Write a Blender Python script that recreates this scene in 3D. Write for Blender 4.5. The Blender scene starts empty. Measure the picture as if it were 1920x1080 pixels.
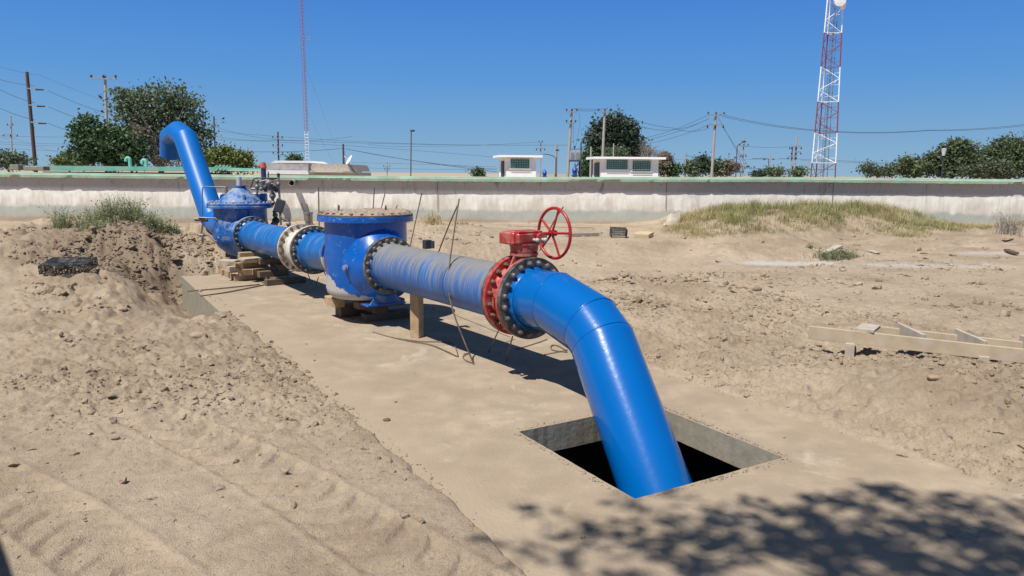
import bpy, math, random
import numpy as np
from mathutils import Vector, Matrix, Quaternion
random.seed(7); RNG = np.random.default_rng(7)
scene = bpy.context.scene
# ------------------------------------------------------------------ camera
FPX = 1375.0; TH = math.atan(215/FPX); ROLL = math.radians(0.5); CH = 2.2
f_ = np.array([0, math.cos(TH), -math.sin(TH)]); r_ = np.array([1., 0, 0]); u_ = np.cross(r_, f_)
cR, sR = math.cos(ROLL), math.sin(ROLL)
RR = cR*r_ + sR*u_; UU = -sR*r_ + cR*u_; FF = f_; CC = np.array([0, 0, CH])
def ray(x, y): return FF + RR*(x-960)/FPX - UU*(y-540)/FPX
def gp(x, y, z=0.0):                    # surveyed point of the site at height z
    d = ray(x, y); return Vector(CC + d*(z-CH)/d[2])
def at(x, y, Y):                        # surveyed point Y metres ahead
    d = ray(x, y); return Vector(CC + d*Y/d[1])
cam = bpy.data.cameras.new('camera'); camo = bpy.data.objects.new('camera', cam)
scene.collection.objects.link(camo); scene.camera = camo
cam.sensor_width = 36; cam.lens = FPX/1920*36; cam.clip_start = .05; cam.clip_end = 8000
M3 = Matrix([[RR[i], UU[i], -FF[i]] for i in range(3)])
camo.matrix_world = Matrix.Translation((0, 0, CH)) @ M3.to_4x4()
# ------------------------------------------------------------------ sky, sun, exposure
SH = Vector((.36, .42, -1.0))           # travel of sunlight
w = bpy.data.worlds.new('World'); scene.world = w; w.use_nodes = True
nt = w.node_tree; bg = nt.nodes['Background']
sky = nt.nodes.new('ShaderNodeTexSky'); sky.sky_type = 'NISHITA'; sky.sun_disc = False
el = math.asin(1/SH.length); sky.sun_elevation = el; sky.sun_rotation = math.atan2(-SH.x, -SH.y)
sky.altitude = 1100; sky.air_density = 1.0; sky.dust_density = .7; sky.ozone_density = 3.0
# the low sky is the deep even blue of a dry spring noon; higher up the Nishita sky takes over
def wn(k): return nt.nodes.new(k)
tc = wn('ShaderNodeTexCoord'); sx = wn('ShaderNodeSeparateXYZ'); nt.links.new(tc.outputs['Generated'], sx.inputs[0])
rp = wn('ShaderNodeValToRGB'); nt.links.new(sx.outputs[2], rp.inputs[0]); e = rp.color_ramp; SKYC = [(0, (.285, .46, .63)), (.05, (.205, .40, .64)), (.12, (.112, .323, .69)), (.23, (.060, .223, .658)), (.5, (.035, .14, .45))]
e.elements[0].position = 0; e.elements[0].color = (*SKYC[0][1], 1); e.elements[1].position = .5; e.elements[1].color = (*SKYC[4][1], 1)
for p_, c_ in SKYC[1:4]: q_ = e.elements.new(p_); q_.color = (*c_, 1)
s1 = wn('ShaderNodeVectorMath'); s1.operation = 'SCALE'; s1.inputs['Scale'].default_value = .80/.055; nt.links.new(rp.outputs[0], s1.inputs[0])
mr_ = wn('ShaderNodeMapRange'); mr_.interpolation_type = 'SMOOTHSTEP'; mr_.inputs[1].default_value = .24; mr_.inputs[2].default_value = .6; nt.links.new(sx.outputs[2], mr_.inputs[0])
mx_ = wn('ShaderNodeMix'); mx_.data_type = 'RGBA'; nt.links.new(mr_.outputs[0], mx_.inputs['Factor']); nt.links.new(s1.outputs[0], mx_.inputs['A']); nt.links.new(sky.outputs[0], mx_.inputs['B'])
nt.links.new(mx_.outputs['Result'], bg.inputs[0]); bg.inputs[1].default_value = .055
sl = bpy.data.lights.new('sun', 'SUN'); so = bpy.data.objects.new('sun', sl); scene.collection.objects.link(so)
sl.energy = 4.8; sl.angle = math.radians(.53); sl.color = (1, .96, .90)
so.rotation_euler = (-SH).to_track_quat('Z', 'Y').to_euler(); so.location = (-20, -20, 50)
scene.view_settings.view_transform = 'Standard'; scene.view_settings.look = 'None'
scene.view_settings.exposure = 0.3; scene.view_settings.gamma = 1
scene.cycles.max_bounces = 6

# ------------------------------------------------------------------ helpers
COL = scene.collection
def srgb(r, g, b):
    return tuple(((c/255)/12.92 if c/255 <= .04045 else (((c/255)+.055)/1.055)**2.4) for c in (r, g, b))
MATS = {}
def pmat(name, base, rough=.7, metal=0., var=.18, scale=4., bump=0., bscale=40., dirt=None, damt=.5, dscale=3.,
         upward=0., stretch=None, coat=0., streak=None, spec=.5, detail=6):
    """procedural principled material: mottled base, dirt laid by noise (and on faces that look up), bump"""
    m = bpy.data.materials.new(name); m.use_nodes = True; t = m.node_tree; N = t.nodes; L = t.links
    b = N['Principled BSDF']; b.inputs['Roughness'].default_value = rough; b.inputs['Metallic'].default_value = metal
    b.inputs['Specular IOR Level'].default_value = spec
    if coat: b.inputs['Coat Weight'].default_value = coat; b.inputs['Coat Roughness'].default_value = .06
    g = N.new('ShaderNodeNewGeometry'); pos = g.outputs['Position']
    n1 = N.new('ShaderNodeTexNoise'); n1.inputs['Scale'].default_value = scale; n1.inputs['Detail'].default_value = detail
    L.new(pos, n1.inputs['Vector'])
    r1 = N.new('ShaderNodeMapRange'); r1.inputs[1].default_value = .3; r1.inputs[2].default_value = .7
    r1.inputs[3].default_value = 1-var; r1.inputs[4].default_value = 1+var; L.new(n1.outputs[0], r1.inputs[0])
    mx = N.new('ShaderNodeVectorMath'); mx.operation = 'SCALE'; mx.inputs[0].default_value = base
    L.new(r1.outputs[0], mx.inputs['Scale']); col = mx.outputs[0]
    if dirt:
        src = pos
        if stretch:
            mp = N.new('ShaderNodeMapping'); mp.vector_type = 'TEXTURE'
            mp.inputs['Rotation'].default_value = stretch[0]; mp.inputs['Scale'].default_value = stretch[1]
            L.new(pos, mp.inputs[0]); src = mp.outputs[0]
        n2 = N.new('ShaderNodeTexNoise'); n2.inputs['Scale'].default_value = dscale; n2.inputs['Detail'].default_value = 8
        n2.inputs['Roughness'].default_value = .68; n2.inputs['Distortion'].default_value = .35 if stretch else 0; L.new(src, n2.inputs['Vector'])
        val = n2.outputs[0]
        if upward:
            sp = N.new('ShaderNodeSeparateXYZ'); L.new(g.outputs['Normal'], sp.inputs[0])
            ma = N.new('ShaderNodeMath'); ma.operation = 'MULTIPLY_ADD'; ma.inputs[1].default_value = upward
            L.new(sp.outputs[2], ma.inputs[0]); L.new(val, ma.inputs[2]); val = ma.outputs[0]
        r2 = N.new('ShaderNodeMapRange'); r2.inputs[1].default_value = .62-damt*.3; r2.inputs[2].default_value = .78-damt*.2
        L.new(val, r2.inputs[0])
        mm = N.new('ShaderNodeMix'); mm.data_type = 'RGBA'; mm.inputs['B'].default_value = (*dirt, 1)
        L.new(r2.outputs[0], mm.inputs['Factor']); L.new(col, mm.inputs['A']); col = mm.outputs['Result']
        rr = N.new('ShaderNodeMapRange'); rr.inputs[3].default_value = rough; rr.inputs[4].default_value = .9
        L.new(r2.outputs[0], rr.inputs[0]); L.new(rr.outputs[0], b.inputs['Roughness'])
    L.new(col, b.inputs['Base Color'])
    if bump:
        n3 = N.new('ShaderNodeTexNoise'); n3.inputs['Scale'].default_value = bscale; n3.inputs['Detail'].default_value = 6
        L.new(pos, n3.inputs['Vector']); bp = N.new('ShaderNodeBump'); bp.inputs['Strength'].default_value = min(1, bump)
        bp.inputs['Distance'].default_value = .3/bscale; L.new(n3.outputs[0], bp.inputs['Height']); L.new(bp.outputs[0], b.inputs['Normal'])
    MATS[name] = m; return m

def tag(o, label=None, cat=None, group=None, kind=None):
    if label: o['label'] = label
    if cat: o['category'] = cat
    if group: o['group'] = group
    if kind: o['kind'] = kind
    return o
def empty(name, loc, label, cat, group=None):
    o = bpy.data.objects.new(name, None); COL.objects.link(o); o.location = loc; o.empty_display_size = .2
    return tag(o, label, cat, group)

def frame(axis):
    a = Vector(axis).normalized(); up = Vector((0, 0, 1)) if abs(a.z) < .95 else Vector((0, 1, 0))
    x = up.cross(a).normalized(); y = a.cross(x); return a, x, y
class MB:
    def __init__(s): s.v = []; s.f = []; s.sm = []
    def add(s, vs, fs, smooth=False):
        o = len(s.v); s.v += [tuple(p) for p in vs]; s.f += [tuple(i+o for i in f) for f in fs]; s.sm += [smooth]*len(fs); return s
    def box(s, c, size, rot=None, bev=0):
        c = Vector(c); hx, hy, hz = (a/2 for a in size); R = rot or Matrix.Identity(3); b = bev
        if not b:
            vs = [c + R @ Vector((x*hx, y*hy, z*hz)) for x in (-1, 1) for y in (-1, 1) for z in (-1, 1)]
            return s.add(vs, [(0,1,3,2),(4,6,7,5),(0,4,5,1),(2,3,7,6),(0,2,6,4),(1,5,7,3)])
        vs = []; 
        for x in (-1, 1):
            for y in (-1, 1):
                for z in (-1, 1):
                    vs.append(c+R@Vector((x*hx, y*(hy-b), z*(hz-b))))
                    vs.append(c+R@Vector((x*(hx-b), y*hy, z*(hz-b))))
                    vs.append(c+R@Vector((x*(hx-b), y*(hy-b), z*hz)))
        I = lambda x, y, z, k: (x*4+y*2+z)*3+k
        fs = []
        for x in (0, 1): fs.append((I(x,0,0,0), I(x,0,1,0), I(x,1,1,0), I(x,1,0,0)))
        for y in (0, 1): fs.append((I(0,y,0,1), I(0,y,1,1), I(1,y,1,1), I(1,y,0,1)))
        for z in (0, 1): fs.append((I(0,0,z,2), I(0,1,z,2), I(1,1,z,2), I(1,0,z,2)))
        for a in (0, 1):
            for c2 in (0, 1):
                fs.append((I(a,c2,0,0), I(a,c2,1,0), I(a,c2,1,1), I(a,c2,0,1)))
                fs.append((I(a,0,c2,0), I(a,1,c2,0), I(a,1,c2,2), I(a,0,c2,2)))
                fs.append((I(0,a,c2,1), I(1,a,c2,1), I(1,a,c2,2), I(0,a,c2,2)))
                for d in (0, 1): fs.append((I(a,c2,d,0), I(a,c2,d,1), I(a,c2,d,2)))
        return s.add(vs, fs)
    def beam(s, p0, p1, wd, ht, bev=0, roll=0.):
        p0, p1 = Vector(p0), Vector(p1); a, x, y = frame(p1-p0)
        R = Matrix((x, y, a)).transposed()
        if roll: R = R @ Matrix.Rotation(roll, 3, 'Z')
        return s.box((p0+p1)/2, (wd, ht, (p1-p0).length), R, bev)
    def rev(s, c, axis, prof, n=32, smooth=True, a0=0.):
        """profile [(along, radius)] turned about an axis; corners made crisp by doubling points in prof"""
        a, x, y = frame(axis); c = Vector(c); vs = []; fs = []
        for (t, r) in prof:
            for k in range(n):
                q = a0+2*math.pi*k/n; vs.append(c + a*t + (x*math.cos(q)+y*math.sin(q))*r)
        for i in range(len(prof)-1):
            if abs(prof[i][0]-prof[i+1][0]) < 1e-9 and abs(prof[i][1]-prof[i+1][1]) < 1e-9: continue
            for k in range(n):
                k2 = (k+1) % n; fs.append((i*n+k, i*n+k2, (i+1)*n+k2, (i+1)*n+k))
        return s.add(vs, fs, smooth)
    def disc(s, c, axis, r0, r1, h, n=48, ch=.006):
        """washer / flange from the plane c along axis by h"""
        p = [(0, r0), (0, r1-ch)], [(0, r1-ch), (ch, r1)], [(ch, r1), (h-ch, r1)], [(h-ch, r1), (h, r1-ch)], [(h, r1-ch), (h, r0)]
        for q in p: s.rev(c, axis, q, n)
        if r0 > 0: s.rev(c, axis, [(h, r0), (0, r0)], n)
        return s
    def cyl(s, p0, p1, r0, r1=None, n=12, caps=True):
        p0, p1 = Vector(p0), Vector(p1); r1 = r0 if r1 is None else r1; L = (p1-p0).length
        s.rev(p0, p1-p0, [(0, r0), (L, r1)], n)
        if caps: s.rev(p0, p1-p0, [(0, 1e-5), (0, r0)], n); s.rev(p0, p1-p0, [(L, r1), (L, 1e-5)], n)
        return s
    def tube(s, pts, r, n=10, caps=True, smooth=True):
        pts = [Vector(p) for p in pts]; m = len(pts); rs = r if isinstance(r, (list, tuple)) else [r]*m
        tg = [(pts[min(i+1, m-1)]-pts[max(i-1, 0)]).normalized() for i in range(m)]
        _, x, y = frame(tg[0]); vs = []; fs = []
        for i in range(m):
            if i: q = tg[i-1].rotation_difference(tg[i]); x = q @ x; y = q @ y
            sc = 1.
            if 0 < i < m-1:
                a = (pts[i]-pts[i-1]).normalized(); bb = (pts[i+1]-pts[i]).normalized()
                sc = 1/max(.5, math.cos(a.angle(bb, 0)/2)); bis = (bb-a)
                bis = bis.normalized() if bis.length > 1e-6 else None
            else: bis = None
            for k in range(n):
                q = 2*math.pi*k/n; o = (x*math.cos(q)+y*math.sin(q))*rs[i]
                if bis is not None: o = o + bis*o.dot(bis)*(sc-1)
                vs.append(pts[i]+o)
        for i in range(m-1):
            for k in range(n): k2 = (k+1) % n; fs.append((i*n+k, i*n+k2, (i+1)*n+k2, (i+1)*n+k))
        s.add(vs, fs, smooth)
        if caps:
            s.add([vs[k] for k in range(n)], [tuple(range(n))[::-1]]); s.add([vs[(m-1)*n+k] for k in range(n)], [tuple(range(n))])
        return s
    def prism(s, poly, off):
        """planar polygon of 3D points extruded by a vector"""
        off = Vector(off); n = len(poly); P = [Vector(p) for p in poly]
        return s.add(P+[p+off for p in P], [tuple(range(n))[::-1], tuple(range(n, 2*n))] + [(i, (i+1) % n, n+(i+1) % n, n+i) for i in range(n)])
    def sphere(s, c, r, n=12, m=8):
        prof = [(-math.cos(math.pi*i/m)*r, max(1e-5, math.sin(math.pi*i/m)*r)) for i in range(m+1)]
        return s.rev(c, (0, 0, 1), prof, n)
    def build(s, name, mat, parent=None, **kw):
        o = Vector(parent_world(parent)) if parent else Vector((0, 0, 0))
        if not parent and kw.get('origin') is not None: o = Vector(kw['origin'])
        me = bpy.data.meshes.new(name); me.from_pydata([(p[0]-o.x, p[1]-o.y, p[2]-o.z) for p in s.v], [], s.f)
        me.polygons.foreach_set('use_smooth', s.sm); me.materials.append(mat); me.validate()
        import bmesh as _b
        bm = _b.new(); bm.from_mesh(me); _b.ops.recalc_face_normals(bm, faces=bm.faces); bm.to_mesh(me); bm.free()
        ob = bpy.data.objects.new(name, me); COL.objects.link(ob)
        if parent: ob.parent = parent
        else: ob.location = o
        return ob
def parent_world(p):
    v = Vector((0, 0, 0))
    while p: v = v + p.location; p = p.parent
    return v
def thing_mesh(name, mb, mat, label, cat, group=None, origin=None, kind=None):
    if origin is None:
        xs = np.array(mb.v); origin = (xs[:, 0].mean(), xs[:, 1].mean(), xs[:, 2].min())
    return tag(mb.build(name, mat, None, origin=origin), label, cat, group, kind)
def np_mesh(name, V, Fq, mat, smooth=True, parent=None, k=4):
    me = bpy.data.meshes.new(name); me.vertices.add(len(V)); me.vertices.foreach_set('co', V.astype(np.float32).ravel())
    nf = len(Fq); me.loops.add(nf*k); me.polygons.add(nf)
    me.loops.foreach_set('vertex_index', Fq.astype(np.int32).ravel())
    me.polygons.foreach_set('loop_start', np.arange(0, nf*k, k, dtype=np.int32))
    me.polygons.foreach_set('use_smooth', np.full(nf, smooth)); me.update(calc_edges=True)
    me.materials.append(mat); o = bpy.data.objects.new(name, me); COL.objects.link(o)
    if parent: o.parent = parent
    return o
def copy_tree(o, parent=None):
    c = o.copy(); COL.objects.link(c); c.parent = parent
    for ch in list(o.children): copy_tree(ch, c)
    return c

# noise in numpy
def h2(ix, iy, s=0):
    n = (ix.astype(np.int64)*374761393 + iy.astype(np.int64)*668265263 + s*1442695041) & 0xffffffff
    n = ((n ^ (n >> 13))*1274126177) & 0xffffffff; n = n ^ (n >> 16)
    return (n & 0xffffff)/float(0xffffff)
def vn(x, y, s=0):
    ix = np.floor(x); iy = np.floor(y); fx = x-ix; fy = y-iy
    fx = fx*fx*(3-2*fx); fy = fy*fy*(3-2*fy)
    a, b, c, d = h2(ix, iy, s), h2(ix+1, iy, s), h2(ix, iy+1, s), h2(ix+1, iy+1, s)
    return (a*(1-fx)+b*fx)*(1-fy)+(c*(1-fx)+d*fx)*fy
def fbm(x, y, sc, oc=4, s=0, g=.5):
    o = 0*x; a = 1.; t = 0.
    for i in range(oc):
        o = o + a*(vn(x*sc+17.3*i, y*sc-9.1*i, s+i)-.5); t += a; a *= g; sc *= 2.03
    return o/t
def worley(x, y, sc, s=0):
    X = x*sc; Y = y*sc; ix = np.floor(X); iy = np.floor(Y); f1 = np.full(X.shape, 9.); f2 = f1.copy(); idv = 0*X
    for i in (-1, 0, 1):
        for j in (-1, 0, 1):
            cx = ix+i; cy = iy+j; px = cx+h2(cx, cy, s); py = cy+h2(cx, cy, s+5)
            d = np.hypot(px-X, py-Y); m = d < f1
            f2 = np.where(m, f1, np.minimum(f2, d)); idv = np.where(m, h2(cx, cy, s+9), idv); f1 = np.where(m, d, f1)
    return f1, f2, idv
def ss(a, b, x): t = np.clip((x-a)/(b-a), 0, 1); return t*t*(3-2*t)

# ------------------------------------------------------------------ terrain
SLV0, SLV1, SLW0, SLW1 = 1.90, 5.66, -16.72, 4.0     # concrete slab in its own axes
HV0, HV1, HW0, HW1 = 3.18, 4.70, -5.16, -3.63        # hatch opening
cu, su = math.cos(math.radians(31)), math.sin(math.radians(31))
def vw(x, y): return cu*x+su*y, su*x-cu*y
def xy(v, w): return cu*v+su*w, su*v-cu*w
def seg_d(x, y, x0, y0, x1, y1):
    dx, dy = x1-x0, y1-y0; t = np.clip(((x-x0)*dx+(y-y0)*dy)/(dx*dx+dy*dy), 0, 1)
    return np.hypot(x-x0-t*dx, y-y0-t*dy), t
def rough_mask(x, y):
    v, wv = vw(x, y)
    nz = fbm(x, y, .8, 3, 40)*1.2
    a = ss(-1.9, -.4, v+nz)*(1-ss(2.0, 2.3, v+nz*.3))*ss(4.6, 7.5, y+nz)      # rubble along the slab's left side
    b = ss(9.5, 13.5, y+x*.25+nz*2)*ss(24, 18, y)*ss(4.5, 2.5, v)             # bank at the left
    c = ss(5.55, 5.8, v+nz*.12)*(1-.75*ss(8.8, 13.5, v+nz*2.2))*ss(1, 3, y)           # right-hand dirt
    d = ss(-.9, -1.4, v+nz*.5)*ss(6.5, 5.2, y+.55*x+nz)*.25
    f = .55*ss(20.5, 23, y)*ss(4, 8, x)
    return np.clip(np.maximum.reduce([a, b, c, d, f, np.full(x.shape, .10)]), 0, 1)
def height(x, y, fine=True):
    x = np.asarray(x, float); y = np.asarray(y, float)
    v, wv = vw(x, y)
    z = .03+.05*fbm(x, y, .25, 3, 3)
    # left dirt: low by the slab's far corner
    dep = ss(-11.3, -13.2, wv+fbm(x, y, 1.5, 2, 8)*1.0)*ss(.5, 1.5, v)*ss(-18.5, -16.9, wv)
    z = z-.46*dep
    # bank and mound at the left, wall of earth about 0.8 m
    n = fbm(x, y, .55, 3, 11); n2 = fbm(x, y, 1.7, 3, 12)
    front = 15.7+.10*(x+10)**2*.10+n*1.6+n2*.8
    rgt = ss(-5.7+n*.8, -7.6+n*.6, x)*ss(19.5, 18, y)+ss(-2.2, -6.0, x+n*2)*ss(17.8, 19.5, y)
    top = .62+.36*np.exp(-((x+9.8)/3.3)**2-((y-19.4)/2.4)**2)-.02*ss(-11, -15.5, x)
    bank = ss(0, 1.25, y-front+n2*.5)*np.clip(rgt, 0, 1)*(.5+.5*ss(25, 21.5, y))
    z = z+bank*top*(.85+.7*n)
    z = z+.32*np.exp(-((x+9.2)/3.0)**2-((y-14.6)/1.3)**2)*(1+2*n)*ss(1.9, .9, v)
    z = z+.25*np.exp(-((x+12.5)/2.8)**2-((y-13.6)/1.6)**2)*(1+2*n)
    z = z-.38*ss(21.5, 24.5, y)*ss(-5, -8, x)*ss(33, 31.8, y)
    # right-hand dirt stands a little above the slab
    e = fbm(x, y, 1.3, 4, 21)*.55
    z = z+(.11+.12*fbm(x, y, .45, 3, 23))*ss(5.58, 6.3, v+e)*(1-.6*ss(8, 14, v))
    z = z+.22*np.exp(-((x-4.6)/1.2)**2-((y-6.6)/1.3)**2)*ss(5.7, 6.6, v)
    # grassy heap before the wall at the right
    z = z+ss(21.0, 26.5, y+n*2.5)*ss(4.2, 9.5, x+n*3)*ss(32, 20, x+n*2)*(.58+.7*n)*ss(36, 33, y)
    # far side of the pipe, low heap by the wall
    z = z+.3*np.exp(-((x+2.3)/2.2)**2-((y-25)/3.5)**2)
    rm = rough_mask(x, y)
    if fine:
        z = z+np.clip(bank*1.5, 0, 1)*ss(20, 18.5, y)*(.15*fbm(x, y, 2.8, 5, 101, .68)+.09*np.abs(fbm(x, y, 6, 3, 103, .6)))
        f1, f2, idv = worley(x+.12*fbm(x, y, 3, 2, 60), y+.12*fbm(x, y, 3, 2, 61), 5.5, 31)
        g1, g2, idg = worley(x, y, 13., 33)
        k1, k2, idk = worley(x+.3*n2, y-.3*n2, 2.2, 35)
        z = z+rm*(np.clip(f2-f1, 0, .5)*.10*(idv > .45)*idv+np.clip(g2-g1, 0, .5)*.045*(idg > .4)-.02)
        z = z+rm*np.clip(k2-k1, 0, .4)*.26*(idk > .66)*ss(8, 12, y)*ss(3, 1.2, v)
        z = z+rm*(.06*fbm(x, y, 2.2, 4, 41)+.07*fbm(x, y, 9, 4, 45, .65))
        z = z+.022*fbm(x, y, 6, 5, 51, .7)+.022*fbm(x, y, 1.6, 3, 52)
        gul = np.abs(fbm(x, y*.45, 1.9, 3, 77))                                 # gullies down the bank face
        z = z-bank*(1-ss(.8, 2.4, y-front))*.22*ss(.07, .0, gul)
        # tyre tracks in the soft ground at lower left
        for (x0, y0, x1, y1, wd, sgn) in ((-4.6, 7.6, -.25, 3.6, .24, 1), (-5.7, 6.4, -1.2, 3.0, .22, -1)):
            dx, dy = x1-x0, y1-y0; Ln = math.hypot(dx, dy); dx /= Ln; dy /= Ln
            s_ = (x-x0)*dx+(y-y0)*dy; t_ = (x-x0)*(-dy)+(y-y0)*dx+.05*np.sin(s_*1.3)
            ins = ss(wd+.05, wd-.03, np.abs(t_))*ss(-.6, .4, s_)*ss(Ln+1.2, Ln, s_)
            lug = np.sin((s_+np.abs(t_-.03)**1.4*1.1*sgn)*2*math.pi/.27+fbm(x, y, 3, 2, 71)*1.6)
            z = z+ins*(-.012+.019*np.clip(lug*2.6, -1, 1)*(.55+.9*(fbm(x, y, 2, 2, 73)+.5)-.3))
            z = z+.009*np.exp(-((np.abs(t_)-wd-.05)/.03)**2)*ss(-.6, .4, s_)*ss(Ln+1, Ln, s_)
    # soil feathers onto the slab
    wob = fbm(x, y, 2.6, 4, 91)*.36+fbm(x, y, 14, 2, 92)*.05
    il = ss(2.12, 2.0, v+wob*.55)             # 1 on left soil
    ir = ss(5.50, 5.66, v+wob*.6)
    ie = ss(SLW0+.02, SLW0-.1, wv)
    on = np.clip(il+ir+ie, 0, 1)
    edgecap = np.where((v > SLV0-.15) & (v < SLV1+.1) & (wv > -16.8), np.minimum(z, .008+.20*np.abs(np.where(v < 4, np.minimum(0, v-2.15), np.maximum(0, v-5.5)))), z)
    far = (wv < -11.9) & (v < 3)
    edgecap = np.where(far, z-.28*ss(1.4, 1.9, v)*ss(-11.9, -13.0, wv), edgecap)
    out = np.where(on > .001, edgecap*on+(1-on)*(-.06), -.45)
    # chamber beneath the hatch
    inr = (v > HV0-.45) & (v < HV1+.55) & (wv > HW0-.55) & (wv < HW1+.7)
    return np.where(inr, -3.6, out)
def hz(x, y): return float(height(np.array([x]), np.array([y]), False)[0])
def hzf(x, y): return float(height(np.array([x]), np.array([y]), True)[0])

def ground_material():
    m = bpy.data.materials.new('sandy_soil'); m.use_nodes = True; t = m.node_tree; N = t.nodes; L = t.links
    b = N['Principled BSDF']; b.inputs['Roughness'].default_value = .95; b.inputs['Specular IOR Level'].default_value = .15
    g = N.new('ShaderNodeNewGeometry'); pos = g.outputs['Position']
    def noise(sc, det=6, ro=.55):
        n = N.new('ShaderNodeTexNoise'); n.inputs['Scale'].default_value = sc; n.inputs['Detail'].default_value = det
        n.inputs['Roughness'].default_value = ro; L.new(pos, n.inputs['Vector']); return n.outputs[0]
    cr = N.new('ShaderNodeValToRGB'); L.new(noise(.55, 8, .62), cr.inputs[0]); e = cr.color_ramp
    e.elements[0].position = .33; e.elements[0].color = (.31, .235, .163, 1)
    e.elements[1].position = .68; e.elements[1].color = (.45, .36, .265, 1)
    x = e.elements.new(.5); x.color = (.40, .315, .226, 1)
    # finer mottling
    r = N.new('ShaderNodeMapRange'); L.new(noise(7, 9, .7), r.inputs[0]); r.inputs[1].default_value = .3; r.inputs[2].default_value = .7
    r.inputs[3].default_value = .84; r.inputs[4].default_value = 1.14
    mu = N.new('ShaderNodeVectorMath'); mu.operation = 'SCALE'; L.new(cr.outputs[0], mu.inputs[0]); L.new(r.outputs[0], mu.inputs['Scale'])
    r3 = N.new('ShaderNodeMapRange'); L.new(noise(60, 4, .7), r3.inputs[0]); r3.inputs[1].default_value = .28; r3.inputs[2].default_value = .5
    r3.inputs[3].default_value = .68; r3.inputs[4].default_value = 1.06
    mu2 = N.new('ShaderNodeVectorMath'); mu2.operation = 'SCALE'; L.new(mu.outputs[0], mu2.inputs[0]); L.new(r3.outputs[0], mu2.inputs['Scale'])
    col = mu2.outputs[0]
    at_ = N.new('ShaderNodeAttribute'); at_.attribute_name = 'soil_shade'
    dn_ = N.new('ShaderNodeMath'); dn_.operation = 'MULTIPLY_ADD'; L.new(noise(1.6, 8, .7), dn_.inputs[0]); dn_.inputs[1].default_value = 1.6; L.new(at_.outputs['Fac'], dn_.inputs[2])
    dr_ = N.new('ShaderNodeMapRange'); L.new(dn_.outputs[0], dr_.inputs[0]); dr_.inputs[1].default_value = 1.05; dr_.inputs[2].default_value = 1.75
    dm_ = N.new('ShaderNodeMix'); dm_.data_type = 'RGBA'; L.new(dr_.outputs[0], dm_.inputs['Factor']); L.new(col, dm_.inputs['A']); dm_.inputs['B'].default_value = (.25, .19, .132, 1); col = dm_.outputs['Result']
    # spilt cement on the far ground at the right (two pale patches)
    for (px, py, rx, ry, cc) in ((1500, 468, 2.6, .75, (.50, .49, .46, 1)), (1740, 500, 2.6, .5, (.46, .43, .38, 1)), (1860, 477, 1.3, .35, (.45, .42, .37, 1))):
        p = gp(px, py, .05)
        sb = N.new('ShaderNodeVectorMath'); sb.operation = 'SUBTRACT'; L.new(pos, sb.inputs[0]); sb.inputs[1].default_value = p
        sc = N.new('ShaderNodeVectorMath'); sc.operation = 'MULTIPLY'; L.new(sb.outputs[0], sc.inputs[0]); sc.inputs[1].default_value = (1/rx, 1/ry, 0)
        ln = N.new('ShaderNodeVectorMath'); ln.operation = 'LENGTH'; L.new(sc.outputs[0], ln.inputs[0])
        ad = N.new('ShaderNodeMath'); ad.operation = 'MULTIPLY_ADD'; L.new(noise(1.9, 6, .7), ad.inputs[0]); ad.inputs[1].default_value = 2.2; L.new(ln.outputs['Value'], ad.inputs[2])
        mr = N.new('ShaderNodeMapRange'); L.new(ad.outputs[0], mr.inputs[0]); mr.inputs[1].default_value = 1.45; mr.inputs[2].default_value = 2.1
        mr.inputs[3].default_value = .75; mr.inputs[4].default_value = 0
        mm = N.new('ShaderNodeMix'); mm.data_type = 'RGBA'; L.new(mr.outputs[0], mm.inputs['Factor']); L.new(col, mm.inputs['A']); mm.inputs['B'].default_value = cc
        col = mm.outputs['Result']
    L.new(col, b.inputs['Base Color'])
    ad = N.new('ShaderNodeMath'); ad.operation = 'MULTIPLY_ADD'; L.new(noise(28, 8, .72), ad.inputs[0]); ad.inputs[1].default_value = 1.; L.new(noise(110, 3, .6), ad.inputs[2])
    bp = N.new('ShaderNodeBump'); bp.inputs['Strength'].default_value = .85; bp.inputs['Distance'].default_value = .021
    L.new(ad.outputs[0], bp.inputs['Height']); L.new(bp.outputs[0], b.inputs['Normal'])
    return m
SOIL = ground_material()
def soil_shade(x, y):  # darker brown painted in for the shade among clods on bank and rubble
    v, wv = vw(x, y)
    return np.clip(.55*ss(13, 15.5, y)*ss(21, 18, y)*ss(3, 1.5, v)+.45*ss(-1.8, .2, v)*ss(2.4, 1.9, v)*ss(5, 8, y)+.35*ss(5.5, 6, v)*ss(14, 9, y)+.5*ss(4, 8, x)*ss(20, 24, y), 0, 1)
def set_soil_shade(o, x, y):
    a = o.data.attributes.new('soil_shade', 'FLOAT', 'POINT'); a.data.foreach_set('value', soil_shade(np.asarray(x, float), np.asarray(y, float)).astype(np.float32).ravel())
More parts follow.
